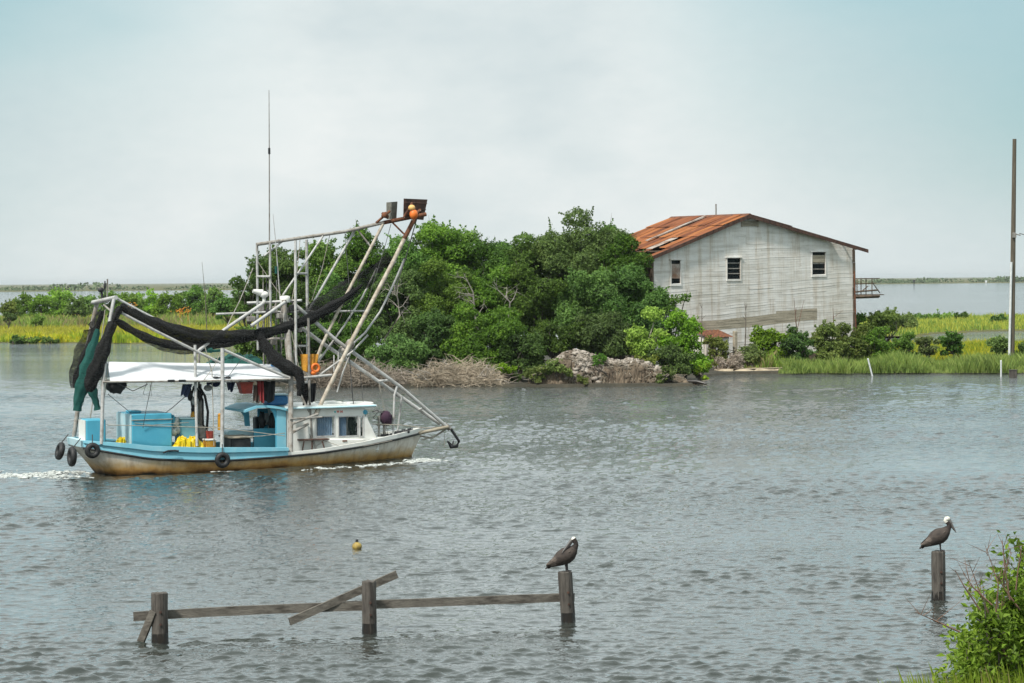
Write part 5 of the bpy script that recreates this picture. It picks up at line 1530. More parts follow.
# wires
def wire(pts, r=.012, mat='rope_dark'): spar('stay_wire', pts, r, mat, None, 4)
wire([(253, 268, .1), (240, 300, -.3), (225, 330, -.8)], .02, 'metal_worn'); wire([(391, 224, -.1), (384, 250, -.2), (368, 300, -.3), (350, 350, -.4)]); wire([(417, 218, -.2), (405, 260, .2), (395, 290, .2)], .022)
wire([(372, 246, -.1), (352, 300, -.2), (330, 350, -.3)]); wire([(205, 347, -1.3), (212, 372, -1.3), (214, 446, -1.4)], .018, 'rope'); wire([(113, 316, -1.2), (109, 360, -1.3), (104, 400, -1.3)], .014, 'rope'); wire([(105, 310, 0), (99, 360, .2), (90, 420, .6)], .02, 'rope')
wire([(152, 382, -1.5), (146, 410, -1.4), (143, 428, -1.2)], .012); wire([(270, 300, .1), (262, 330, .3), (246, 362, .6)], .012); wire([(248, 352, -1.2), (236, 366, -1.3), (223, 384, -1.4)], .012); wire([(349, 350, -.3), (352, 390, -.5), (357, 436, -.9)], .02); wire([(360, 372, 0), (364, 410, -.3), (366, 440, -.9)], .01)
wire([(379, 383, .3), (384, 408, 0), (388, 438, -.4)], .014, 'rope'); wire([(107, 425, -1.4), (160, 426, -1.5), (222, 428, -1.65), (285, 436, -1.7)], .014, 'rope'); wire([(240, 437, -1.7), (262, 436, -1.7), (285, 433, -1.4)], .014, 'rope')
wire([(117, 383, -1.5), (133, 391, -1.4), (148, 384, -1.5)], .016); wire([(147, 382, -1.5), (143, 394, -1.4), (152, 396, -1.3), (150, 384, -1.5)], .012); wire([(186, 396, -1), (172, 408, -1.1), (164, 414, -1.1)], .014)
wire([(323, 400, -1), (318, 385, -.9), (312, 372, -.8)], .01); wire([(108, 394, -1.4), (120, 404, -1.3), (131, 413, -1.2)], .012)

for x0, y0, x1, y1, n0, n1 in ((258, 262, 284, 300, .1, -.3), (296, 300, 262, 345, -.6, .2), (308, 300, 330, 345, .5, .2), (270, 300, 250, 345, 0, .8), (290, 330, 312, 372, -.6, -.8), (345, 233, 352, 345, 0, -.4),
                               (300, 240, 292, 300, 0, -.5), (330, 234, 312, 300, 0, .4), (222, 350, 203, 381, -1.4, -1.5), (284, 303, 300, 372, -.6, -1.0), (263, 350, 290, 374, .3, -.9), (312, 320, 345, 352, .4, .1)):
    wire([(x0, y0, n0), ((x0 + x1) / 2 + 1, (y0 + y1) / 2 + 2, (n0 + n1) / 2), (x1, y1, n1)], .013, 'rope_dark' if x0 % 2 else 'rope')
for px, py, n, r_ in ((261, 308, .2, .10), (268, 312, -.1, .08), (275, 309, -.2, .09), (292, 308, -.5, .10), (297, 318, -.6, .08), (262, 330, .2, .09), (279, 330, -.3, .10), (287, 322, -.5, .08), (300, 330, -.6, .07), (273, 342, 0, .09)):
    c = P(px, py, n); m2 = MB(); m2.box((c.x - r_, c.y - r_, c.z - r_ * 1.2), (c.x + r_, c.y + r_, c.z + r_ * 1.2), 0, .02); m2.tube([c + Vector((0, 0, r_)), c + Vector((.05, 0, r_ + .18))], .02, 5); bpart(m2, 'shackle_block', ('metal_grey', 'dark_gear', 'metal_worn')[int(px) % 3])
for px in (264, 268, 275, 281, 293): spar('cable', [(px, 304, .1), (px + 1, 340, .1), (px - .5, 378, .0)], .018, ('rope_dark', 'metal_worn')[px % 2], None, 5)

# --- otter boards stowed at the boom tip, with their float
ob = MB(); q = [P(403.5, 218, -.55), P(423.5, 220, .55), P(427.5, 199.5, .55), P(404, 198.5, -.55)]
e = Vector((.02, .09, 0)); ob.hexa([q[0], q[1], q[1] + e, q[0] + e, q[3], q[2], q[2] + e, q[3] + e])
for t in (.2, .5, .8):
    a, b = q[0].lerp(q[3], t), q[1].lerp(q[2], t); ob.tube([a + Vector((0, -.03, 0)), b + Vector((0, -.03, 0))], .02, 4)
bo = q[0].lerp(q[1], .5)
br = thing('otter_board', 'rust brown wooden otter board stowed at the outer end of the boom', 'otter board', B_, bo); ob.build('board', 'board_rust', br, bo)
m2 = MB(); m2.tube([P(404, 217, -.6), P(410, 207, -.7), P(412, 203, -.6)], .05, 5); m2.tube([P(413, 216, -.6), P(420, 210, .1), P(421, 214, .2), P(415, 217, -.3)], .06, 6); m2.build('bracket', 'rust', br, bo)
ob = MB(); q = [P(391.5, 219, -.2), P(396.5, 218.5, .0), P(397.5, 201.5, .0), P(391.5, 202, -.2)]; e = Vector((-.02, .5, 0))
ob.hexa([q[0], q[1], q[1] + e, q[0] + e, q[3], q[2], q[2] + e, q[3] + e]); bo = q[0].lerp(q[1], .5)
br = thing('otter_board', 'grey otter board standing edge on beside the rust brown one', 'otter board', B_, bo); ob.build('board', 'board_grey', br, bo)
m2 = MB(); m2.tube([P(376, 223, -.1), P(384, 216, -.2), P(390, 211, -.2)], .05, 5); m2.tube([P(382, 213, -.2), P(388, 218, -.2)], .06, 5); m2.ball(P(385, 215, -.3), (.14, .12, .12), 7, 5, 0, .4); m2.build('bracket', 'rust', br, bo)
fl_ = MB(); c = P(413, 213, -.85); fl_.ball(c + Vector((.03, 0, -.05)), (.17, .16, .20), 12, 8); fo = c + Vector((0, 0, -.25))
fr = thing('net_float', 'orange and cream net float tied to the rusty otter board', 'float', B_, fo); fl_.build('float_body', 'orange_bright', fr, fo)
m2 = MB(); m2.ball(c + Vector((-.05, 0, .20)), (.14, .13, .12), 12, 8); m2.build('cap', 'float_cream', fr, fo)

# --- nets
def net(name, mat, pts, label, wob=.27, seg=14, flat=.55, group='nets hung in the rigging'):
    """pts: (px, py, n, half width in pixels)."""
    xs = []
    for (p, q) in zip(pts[:-1], pts[1:]):
        for k in range(4):
            t = k / 4; xs.append([p[i] + (q[i] - p[i]) * t for i in range(4)])
    xs.append(list(pts[-1])); n = len(xs)
    for _ in range(3):
        xs = [xs[0]] + [[(xs[i - 1][j] + 2 * xs[i][j] + xs[i + 1][j]) / 4 for j in range(4)] for i in range(1, n - 1)] + [xs[-1]]
    m = MB(); c = [P(x[0], x[1], x[2]) for x in xs]
    m.tube(c, [x[3] / 26.5 * (.95 + .10 * math.sin(i * 1.7)) for i, x in enumerate(xs)], seg + 8, 0, flat, wob)
    return solo(name, m, mat, label, 'net', B_, group)
net('trawl_net', 'net_sheer', [(102, 311, .9, 2), (93, 325, 1.1, 5), (82, 352, 1.3, 8), (74, 376, 1.4, 6), (73, 388, 1.4, 2)], 'thin black net hanging outermost at the stern, left of the green net')
net('trawl_net', 'net_black', [(103, 311, .6, 2), (96, 330, .8, 3.5), (85, 358, 1.0, 5), (77, 378, 1.1, 5), (75, 388, 1.1, 2)], 'black net roll behind the green net at the stern gallows')
net('trawl_net', 'net_green', [(97.5, 329, -.2, 2), (94, 345, -.2, 5), (88, 368, -.2, 8), (82, 388, -.2, 7.5), (78, 403, -.2, 4.5), (77, 411, -.2, 4)], 'dark green net bag hanging at the stern gallows', .2)
net('trawl_net', 'net_green', [(88, 374, -.4, 4), (93, 392, -.4, 5), (96, 402, -.4, 2.6), (97.5, 410, -.4, 3.5)], 'short green net tail right of the stern net bag', .2)
net('trawl_net', 'net_black', [(121, 307, -1.3, 3), (113, 322, -1.35, 4), (103, 350, -1.4, 6.5), (94, 374, -1.4, 8), (90, 387, -1.4, 6), (89, 392, -1.4, 2.5)], 'thick black net hanging nearest at the stern, right of the green net')
net('trawl_net', 'net_black', [(120, 306, -1.2, 3), (132, 313, -1.2, 4.5), (155, 325, -1.2, 6), (185, 335, -1.1, 7.5), (215, 338, -1.0, 7), (245, 336, -.9, 6), (268, 333, -.8, 5), (292, 326, -.7, 5), (318, 315, -.5, 5.5), (345, 299, -.4, 4), (362, 285, -.3, 1.5)], 'long black net slung from stern gallows to the boom')
net('trawl_net', 'net_sheer', [(283, 326, -.4, 5), (315, 312, -.2, 11), (345, 293, 0, 12), (372, 275, 0, 8), (390, 255, -.1, 3)], 'sheer black netting fanned out below the boom', .1, 14, .25)
net('trawl_net', 'net_black', [(108, 315, .4, 2), (120, 323, .4, 3.5), (145, 338, .4, 4), (172, 346, .4, 4), (205, 346, .4, 5), (230, 343, .4, 4), (250, 337, .3, 2)], 'lower black net sagging parallel under the long one')
net('trawl_net', 'net_sheer', [(140, 338, -.6, 1.5), (160, 347, -.6, 3.5), (180, 351, -.6, 4), (200, 351, -.6, 3), (212, 345, -.6, 1.5)], 'thin loose net fringe sagging above the white canopy', .1)
net('trawl_net', 'net_black', [(257, 329, -.9, 3.5), (264, 344, -1.0, 5), (275, 360, -1.2, 6.5), (290, 369, -1.4, 6.5), (299, 372, -1.5, 5), (301, 386, -1.5, 4), (299, 396, -1.5, 2)], 'black net drooping from the mast to the thick post')
net('trawl_net', 'net_black', [(304, 383, -1.0, 3), (306, 395, -1.0, 4), (305, 406, -1.0, 2)], 'small black bundle hanging beside the thick post')
# green net heaped on the canopy's far half
gm = MB(); q = np.random.default_rng(17)
c0, c1 = P(205, 364, .6), P(268, 356, .6); rows = []
for i in range(22):
    t = i / 21; row = []
    for k in range(9):
        u = k / 8; x = c0.x + (c1.x - c0.x) * t; h = (.15 + .62 * math.sin(math.pi * min(1, t * 1.05)) ** .6 * (.55 + .45 * t)) * math.sin(math.pi * (0.08 + .84 * u)) ** .7
        row.append((x, .2 + 1.2 * u, 3.62 + h * 1.0 + .07 * math.sin(t * 21 + u * 8) + q.normal() * .025))
    rows.append(row)
gm.grid(rows); solo('trawl_net', gm, 'net_green', 'green net heaped on top of the white canopy', 'net', B_, 'nets hung in the rigging')
gm = MB(); gm.tube([P(202, 349, .3), P(206, 350, .3), P(212, 350.5, .3)], .1, 8, 0, 1, .1); gm.tube([P(212, 351, .3), P(220, 350.5, .3)], .06, 6); solo('net_roll', gm, 'net_green', 'small green net roll at the top of the canopy posts', 'net', B_)

# --- loose gear aboard
def cloth(name, px0, py0, px1, py1, n, mat, label, cat, taper=.85, group=None, skew=0.0):
    m = MB(); a, b = P(px0, py1, n), P(px1, py0, n); rows = []; cx = (a.x + b.x) / 2
    for i in range(8):
        t = i / 7; row = []
        for k in range(15):
            u = k / 14; x = a.x + (b.x - a.x) * u; x = cx + (x - cx) * (1 - (1 - taper) * t) + skew * t
            row.append((x, n + .06 * math.sin(u * 11 + t * 2), b.z + (a.z - b.z) * t + .05 * t * math.sin(u * 7 + n * 5)))
        rows.append(row)
    m.grid(rows); m.grid([[(p[0], p[1] + .05, p[2]) for p in r_] for r_ in rows])
    return solo(name, m, mat, label, cat, B_, group)
cloth('jacket', 183, 384, 192, 396, -1.3, 'navy_cloth', 'dark navy jacket hanging under the canopy left of the hoist', 'clothing', .8, skew=-.1)
cloth('rag', 227, 382, 235, 391, -1.2, 'navy_cloth', 'small blue rag hanging beside the red basket', 'cloth', .5)
cloth('rag', 207, 382, 221, 386, -1.2, 'navy_cloth', 'blue cloth strip bunched under the canopy between the posts', 'cloth', .9)
cloth('jacket', 264, 381, 275, 402, -1.0, 'dark_gear', 'black jacket hanging at the front end of the canopy', 'clothing', .9)
cloth('jacket', 309, 383, 316, 402, -.9, 'dark_gear', 'black jacket hanging forward of the thick post, over the cabin roof', 'clothing', .7)
cloth('jacket', 254, 385, 260, 402, -1.25, 'brown_cloth', 'brown jacket hanging right of the red basket', 'clothing', 1.0)
cloth('life_vest', 257.5, 381, 263, 402, -1.3, 'red_cloth', 'red life vest hanging between brown and black jackets', 'life vest', .9, skew=.06)
gm = MB(); gm.ball(P(116, 386, -1.1), (.36, .3, .26), 12, 8, 0, .3); gm.ball(P(121, 383, -1.1), (.22, .2, .18), 10, 7, 0, .3); gm.tube([P(116, 386, -1.1), P(118, 381, -1.3)], .03, 5)
solo('gear_bag', gm, 'dark_gear', 'black bundle hanging under the rear end of the canopy', 'bag', B_)
m = MB(); a, b = P(240, 394, -1.25), P(253, 382.5, -1.25); w0, w1 = .19, .25; cx = (a.x + b.x) / 2; sl_ = .06
def sq(x, y, z, w_): return [(x - w_, y - w_, z), (x + w_, y - w_, z), (x + w_, y + w_, z), (x - w_, y + w_, z)]
m.hexa(sq(cx + sl_, -1.0, a.z, w0) + sq(cx, -1.0, b.z, w1)); m.tube([(cx - w1 - .02, -1.27, b.z), (cx + w1 + .02, -1.27, b.z)], .025, 5)
bs = m.base(); bk = thing('basket', 'red plastic basket hanging under the canopy front', 'basket', B_, bs); m.build('basket_body', 'red_plastic', bk, bs)
m = MB(); m.tube([(cx - w1, -1.0, b.z), (cx, -1.0, b.z + .12), (cx + w1, -1.0, b.z)], .015, 5); m.build('handle', 'rope_dark', bk, bs)
m = MB(); c = P(210, 435, -.9); c.z -= .15
m.tube([c, c + Vector((0, 0, .3))], [.12, .16], 14); bk = thing('bucket', 'red bucket standing between the hoist and the white post', 'bucket', B_, c); m.build('bucket_body', 'red_plastic', bk, c)
m = MB(); m.tube([c + Vector((-.16, 0, .3)), c + Vector((0, 0, .46)), c + Vector((.16, 0, .3))], .012, 5); m.build('handle', 'metal_grey', bk, c)
m = MB(); a, b = pbox(206, 440.5, 216, 448, -1.35, -.95); m.box(a, b, 0, .03); bs = m.base()
ic = thing('cooler', 'orange cooler with a white lid beside the yellow oilskins', 'cooler', B_, bs); m.build('cooler_body', 'orange_plastic', ic, bs)
m = MB(); m.box((a[0] - .02, a[1] - .02, b[2] + .002), (b[0] + .02, b[1] + .02, b[2] + .06), 0, .015); m.build('lid', 'boat_white', ic, bs)
def crumple(name, px0, px1, ytop, ybot, n0, n1, mat, label, cat, seed, frame=B_):
    q = np.random.default_rng(seed); m = MB(); nx, ny = 26, 9; rows = []
    a, b = P(px0, ybot, n0), P(px1, ytop, n0); hmax = b.z - a.z
    for i in range(ny):
        v = i / (ny - 1); row = []
        for k in range(nx):
            u = k / (nx - 1); e_ = min(1, 5 * u, 5 * (1 - u)) * math.sin(math.pi * (.12 + .8 * v)) ** .5
            h = hmax * (.62 + .25 * abs(math.sin(u * 9.5 + 1.2 + v)) + .09 * q.normal()) * e_
            row.append((a.x + (b.x - a.x) * u + q.normal() * .03, n0 + (n1 - n0) * v + q.normal() * .04, a.z + max(h, -.02) if v > 0 else a.z - .05))
        rows.append(row)
    m.grid(rows, sm=False); return solo(name, m, mat, label, cat, frame)
crumple('oilskins', 174, 206, 435, 449, -1.45, -.9, 'yellow_vinyl', 'heap of bright yellow oilskins on the working deck', 'raincoat', 3)
crumple('oilskins', 118, 127, 436, 446, -1.2, -.9, 'yellow_vinyl', 'small crumpled yellow oilskin by the stern locker', 'raincoat', 5)
m = MB(); a, b = P(266, 403, -.4), P(287, 395, -.4); m.box((a.x, -.6, P(276, 405, -.4).z), (b.x, .1, b.z), 0, .06); bs = m.base()
tb = thing('storage_tote', 'blue storage tote lying on the shelter roof', 'tote', B_, bs); m.build('tote_body', 'blue_plastic', tb, bs)
m = MB(); m.box((a.x - .03, -.63, b.z + .002), (b.x + .03, .13, b.z + .05), 0, .02); m.build('lid', 'boat_blue_pale', tb, bs)
m = MB(); c = P(276, 377, -.2); m.tube([c, c + Vector((0, 0, .05)), c + Vector((0, 0, .52)), c + Vector((0, 0, .57))], [.17, .2, .2, .15], 16); solo('barrel', m, 'blue_plastic', 'blue plastic drum above the front end of the canopy', 'drum', B_)
cloth('tarpaulin', 301, 354, 318, 371, -.8, 'tarp_orange', 'mustard orange tarpaulin hung beside the mast', 'tarpaulin', .8)
m = MB(); m.ring(P(315.5, 368, -1.0), .14, .055, 'n', 16, 8); m.ball(P(313.5, 373, -1.0), (.12, .08, .08), 9, 6, 0, .3); solo('life_ring', m, 'orange_bright', 'orange life ring hanging beside the mustard tarpaulin', 'life ring', B_)
m = MB(); m.ball(P(386, 418, -.35), (.24, .24, .28), 14, 10, 0, .12); m.ball(P(388, 421, -.35), (.17, .2, .18), 12, 8, 0, .12); solo('winch_cover', m, 'purple_cloth', 'dark purple cloth cover over the foredeck winch', 'cover', B_)
m = MB(); m.tube([P(219.5, 430, -1.2), P(219.5, 416, -1.2)], .07, 8); m.ball(P(219.5, 415, -1.2), .07, 8, 6); solo('gas_bottle', m, 'orange_plastic', 'slim yellow bottle lashed behind the white canopy post', 'bottle', B_)
# tyre fenders
for px, py, n, ax, R_, ti, lab in ((60, 451, .75, 's', .24, .25, 'leftmost black tyre fender hanging off the boat stern'), (72, 456.5, -1.1, 's', .27, .05, 'lowest black tyre fender at the middle of the boat stern'), (92.5, 450.5, -1.74, 'n', .19, 0, 'black tyre fender on the stern corner of the hull'), (222.5, 460, -1.98, 'n', .20, 0, 'black tyre fender amidships below the white post')):
    c = P(px, py, n); m = MB(); m.ring(c, R_, .10, ax, 20, 9, 0, ti); bs = m.base()
    tf = thing('tyre_fender', lab, 'tyre', B_, bs, 'tyre fenders'); m.build('tyre', 'rubber', tf, bs)
    m = MB(); up_ = c + Vector((.0, 0, R_)); t2 = c + Vector((.32 if ax == 's' else 0.02, .08 if ax == 'n' else 0, R_ + .38)); m.tube([up_, up_.lerp(t2, .5), t2], .02, 5); m.build('rope', 'rope_dark', tf, bs)

# --- the helmsman inside the wheelhouse
def helmsman():
    c = P(351.5, 431, CN + .45); m = bpy.data.meshes.new('person')
    off = Vector((c.x, CN + .45, deckz(3) + .02))
    J = [(0, 0, .52), (0, 0, .75), (.02, 0, .98), (.03, 0, 1.10), (.04, 0, 1.2), (-.02, -.2, 1.0), (.1, -.24, .78), (.3, -.15, .82), (-.02, .2, 1.0), (.1, .24, .78), (.3, .15, .82), (.02, -.1, .48), (.4, -.12, .48), (.42, -.12, .06), (.02, .1, .48), (.4, .12, .48), (.42, .12, .06), (.52, -.12, .02), (.52, .12, .02), (.04, 0, 1.36)]
    E = [(0, 1), (1, 2), (2, 3), (3, 4), (4, 19), (2, 5), (5, 6), (6, 7), (2, 8), (8, 9), (9, 10), (0, 11), (11, 12), (12, 13), (13, 17), (0, 14), (14, 15), (15, 16), (16, 18)]
    rad = [.16, .17, .17, .065, .09, .08, .055, .04, .08, .055, .04, .09, .075, .05, .09, .075, .05, .04, .04, .085]
    m.from_pydata(J, [], []) if False else m.from_pydata(J, E, [])
    o = link('person', m); o.location = B_.M @ off; o.rotation_euler = (0, 0, B_.th)
    md = o.modifiers.new('skin', 'SKIN'); sv = m.skin_vertices[0].data
    for i, r_ in enumerate(rad): sv[i].radius = (r_, r_)
    sv[0].use_root = True
    s2 = o.modifiers.new('sub', 'SUBSURF'); s2.levels = 1; s2.render_levels = 1
    m.materials.append(MATS['shirt_green'])
    tag(o, 'helmsman in a dark green shirt seated at the cabin window', 'person')
    h = MB(); h.ball((.04, 0, 1.30), (.095, .075, .115), 12, 9); h.ball((.135, 0, 1.29), (.02, .016, .022), 6, 5); h.build('head', 'skin_tone', o)
    h = MB(); h.ball((.02, 0, 1.34), (.105, .086, .10), 12, 8); h.build('hair', 'brown_cloth', o)


paint('shirt_green', (.02, .04, .02), (.03, .05, .025), .9, 5); paint('skin_tone', (.36, .20, .13), rough=.6, fine=False)
helmsman()


# --- foam thrown up by the hull
def foam():
    q = np.random.default_rng(23); m = MB()
    def patch(s, n, w_, k, h):
        for _ in range(int(k * 2.4)):
            r_ = abs(q.normal()) * w_ * 1.25
            a = q.uniform(0, 6.283); z_ = q.uniform(.02, .07); m.ball((s + r_ * 1.9 * math.cos(a), n + r_ * math.sin(a), h * q.uniform(-.1, .8) * math.exp(-r_ / w_) + .01), (z_ * q.uniform(1, 2.2), z_, z_ * .45), 6, 3, 0, .4)
    for s in np.linspace(6.5, 3.2, 30):                         # curl under the bow
        b = beam(s) * interp(s, [2, 4.5, 6.76], [.9, .62, .25]); t = (6.5 - s) / 3.3
        patch(s - .1, -b - .12 - .25 * t, .10 + .16 * t, 16, .22 * (1 - t)); patch(s - .1, b + .12 + .25 * t, .10 + .1 * t, 6, .18 * (1 - t))
    for k in range(60): patch(q.uniform(5.6, 7.0), -q.uniform(.1, .9), .14, 5, .12)
    for s in np.linspace(.6, -.2, 8): patch(s + 1.2, -2.05, .16, 14, .06)
    for s in np.linspace(3.2, -2.0, 24): patch(s, -beam(s) * .92 - .25, .14, 5, .04)
    for s in np.linspace(-6.8, -10.5, 26): patch(s, q.normal() * .9 + .2, .25, 12, .12 * (1 - (-s - 6.8) / 5))
    o = m.build('foam', 'foam_white'); o.location = B_.o; o.rotation_euler = (0, 0, B_.th); tag(o, kind='stuff')


def foammat():
    m, nt, N, L, b = nodes('foam_white')
    b.inputs['Base Color'].default_value = (.72, .75, .72, 1); b.inputs['Roughness'].default_value = .8
    t = noise(N, L, 5.0, 5, .7, stretch=(.5, 1, 1)); mr = N.new('ShaderNodeMapRange'); mr.inputs['From Min'].default_value = .38; mr.inputs['From Max'].default_value = .62
    mr.inputs['To Min'].default_value = .12; mr.inputs['To Max'].default_value = .9; L.new(t.outputs['Fac'], mr.inputs['Value'])
    tr = N.new('ShaderNodeBsdfTransparent'); mx = N.new('ShaderNodeMixShader'); L.new(mr.outputs[0], mx.inputs[0]); L.new(tr.outputs[0], mx.inputs[1]); L.new(b.outputs[0], mx.inputs[2])
    L.new(mx.outputs[0], N['Material Output'].inputs['Surface']); MATS['foam_white'] = m


foammat()
foam()

# ------------------------------------------------------------------ the broken jetty in front
def pile(px, top, bot, hw, lean, label, seed):
    x, d = pw(px, bot); o_ = Vector((x, d, 0)); t = at(px + lean, top, d); rr = hw / F * d
    root = thing('dock_piling', label, 'piling', WORLD, o_, 'pilings of the broken jetty')
    q = np.random.default_rng(seed); m = MB(); seg = 18; rows = []
    zs_ = [-1.2, -.3, .02, .12, .3, .5, .7, .9]; zs_ = [z for z in zs_ if z < t.z - .06] + [t.z - .02, t.z]
    cr = [1 + q.normal() * .035 for _ in range(seg)]
    vs, fs = [], []
    for i, z in enumerate(zs_):
        c = o_.lerp(t, (z) / t.z) if t.z else o_
        for k in range(seg):
            a = 2 * math.pi * k / seg; w_ = rr * cr[k] * (1 if i < len(zs_) - 1 else .93) * (1 + .02 * math.sin(z * 7 + k))
            vs.append((c.x + w_ * math.cos(a), c.y + w_ * math.sin(a), z + (q.normal() * .008 if i >= len(zs_) - 2 else 0)))
    n = len(zs_)
    for i in range(n - 1):
        for k in range(seg): fs.append((i * seg + k, i * seg + (k + 1) % seg, (i + 1) * seg + (k + 1) % seg, (i + 1) * seg + k))
    fs.append(tuple((n - 1) * seg + k for k in range(seg)))
    m.add(vs, fs); m.build('shaft', 'pile_wood', root, o_)
    w_ = MB(); w_.tube([(o_.x, o_.y, -.4), (o_.x + (t.x - o_.x) * .1, o_.y, .02), (o_.x + (t.x - o_.x) * .2, o_.y, .19 + .03 * q.random())], [rr * 1.04, rr * 1.05, rr * 1.015], 18); w_.build('waterline_band', 'wet_wood', root, o_)
    for z in (.38, .62):
        if z < t.z - .1:
            b = MB(); c = o_.lerp(t, z / t.z); b.tube([(c.x + rr * .25, c.y - rr * .93, z), (c.x + rr * .25, c.y - rr * 1.12, z)], .025, 8); b.build('bolt', 'board_rust', root, o_)
    return o_, t, rr


p1 = pile(160, 592.5, 643, 8.2, -.6, 'thick leftmost piling of the broken jetty', 1)
p2 = pile(369.5, 581, 633, 7.2, -.6, 'middle piling crossed by the slanting broken plank', 2)
p3 = pile(568.5, 571.5, 622, 6.6, -3.5, 'piling at the right end of the rail with a pelican on top', 3)
p4 = pile(938.5, 551, 600, 6.9, -.3, 'lone piling near the right bank with a pelican on top', 4)


def plank(name, a, b, hw, th, mat, label, cat='plank', sag=0.0, group='planks of the broken jetty', ends=None):
    a, b = Vector(a), Vector(b); t = (b - a).normalized(); up_ = Vector((0, 0, 1)); sd_ = t.cross(up_).normalized(); up_ = sd_.cross(t)
    q = np.random.default_rng(int(abs(a.x * 100))); n = 16; vs = []; fs = []; fr = MB()
    for i in range(n + 1):
        c = a.lerp(b, i / n) + Vector((0, 0, -sag * math.sin(math.pi * i / n))); h = hw * (1 + q.normal() * .025)
        for s_, u_ in ((-1, -1), (1, -1), (1, 1), (-1, 1)):
            vs.append(c + sd_ * th * s_ * .5 + up_ * h * u_ + t * (q.normal() * .015 if i in (0, n) else 0))
    for i in range(n):
        for k in range(4): fs.append((i * 4 + k, i * 4 + (k + 1) % 4, i * 4 + 4 + (k + 1) % 4, i * 4 + 4 + k))
    fs += [(3, 2, 1, 0), tuple(n * 4 + k for k in range(4))]; fr.add(vs, fs)
    return solo(name, fr, mat, label, cat, WORLD, group)


bk_ = lambda pl: pl[2] + .055
d1, d2, d3 = p1[0].y + bk_(p1), p2[0].y + bk_(p2), p3[0].y + bk_(p3)
plank('jetty_rail', at(133, 616.5, d1 - .02), at(362, 606, d2 - .02), .088, .07, 'rail_wood', 'long horizontal rail plank between the left and middle pilings', sag=-.02)
plank('jetty_rail', at(346, 605.5, d2 + .06), at(574.5, 597, d3), .085, .07, 'rail_wood', 'long horizontal rail plank between the middle and pelican pilings', sag=.0)
plank('broken_plank', at(289, 622, p2[0].y - .35), at(397, 574, p2[0].y + .52), .075, .06, 'rail_wood', 'broken plank slanting up behind the middle piling')
x, d = pw(135, 643); plank('brace_plank', (x, d, -.25), at(153, 612, p1[0].y - .12), .07, .07, 'rail_wood', 'short brace plank slanting down at the leftmost piling')
# crab float
bx_, bd = pw(357, 548.5); m = MB(); m.ball((bx_, bd, .05), (.13, .13, .125), 16, 11)
fo = Vector((bx_, bd, -.07)); bu = thing('crab_float', 'small round yellow-brown float bobbing alone on the water', 'float', WORLD, fo); m.build('float_body', 'buoy_yellow', bu, fo)
m = MB(); m.tube([(bx_, bd, .16), (bx_, bd, .24)], [.04, .035], 8); m.build('stem_cap', 'dark_gear', bu, fo)


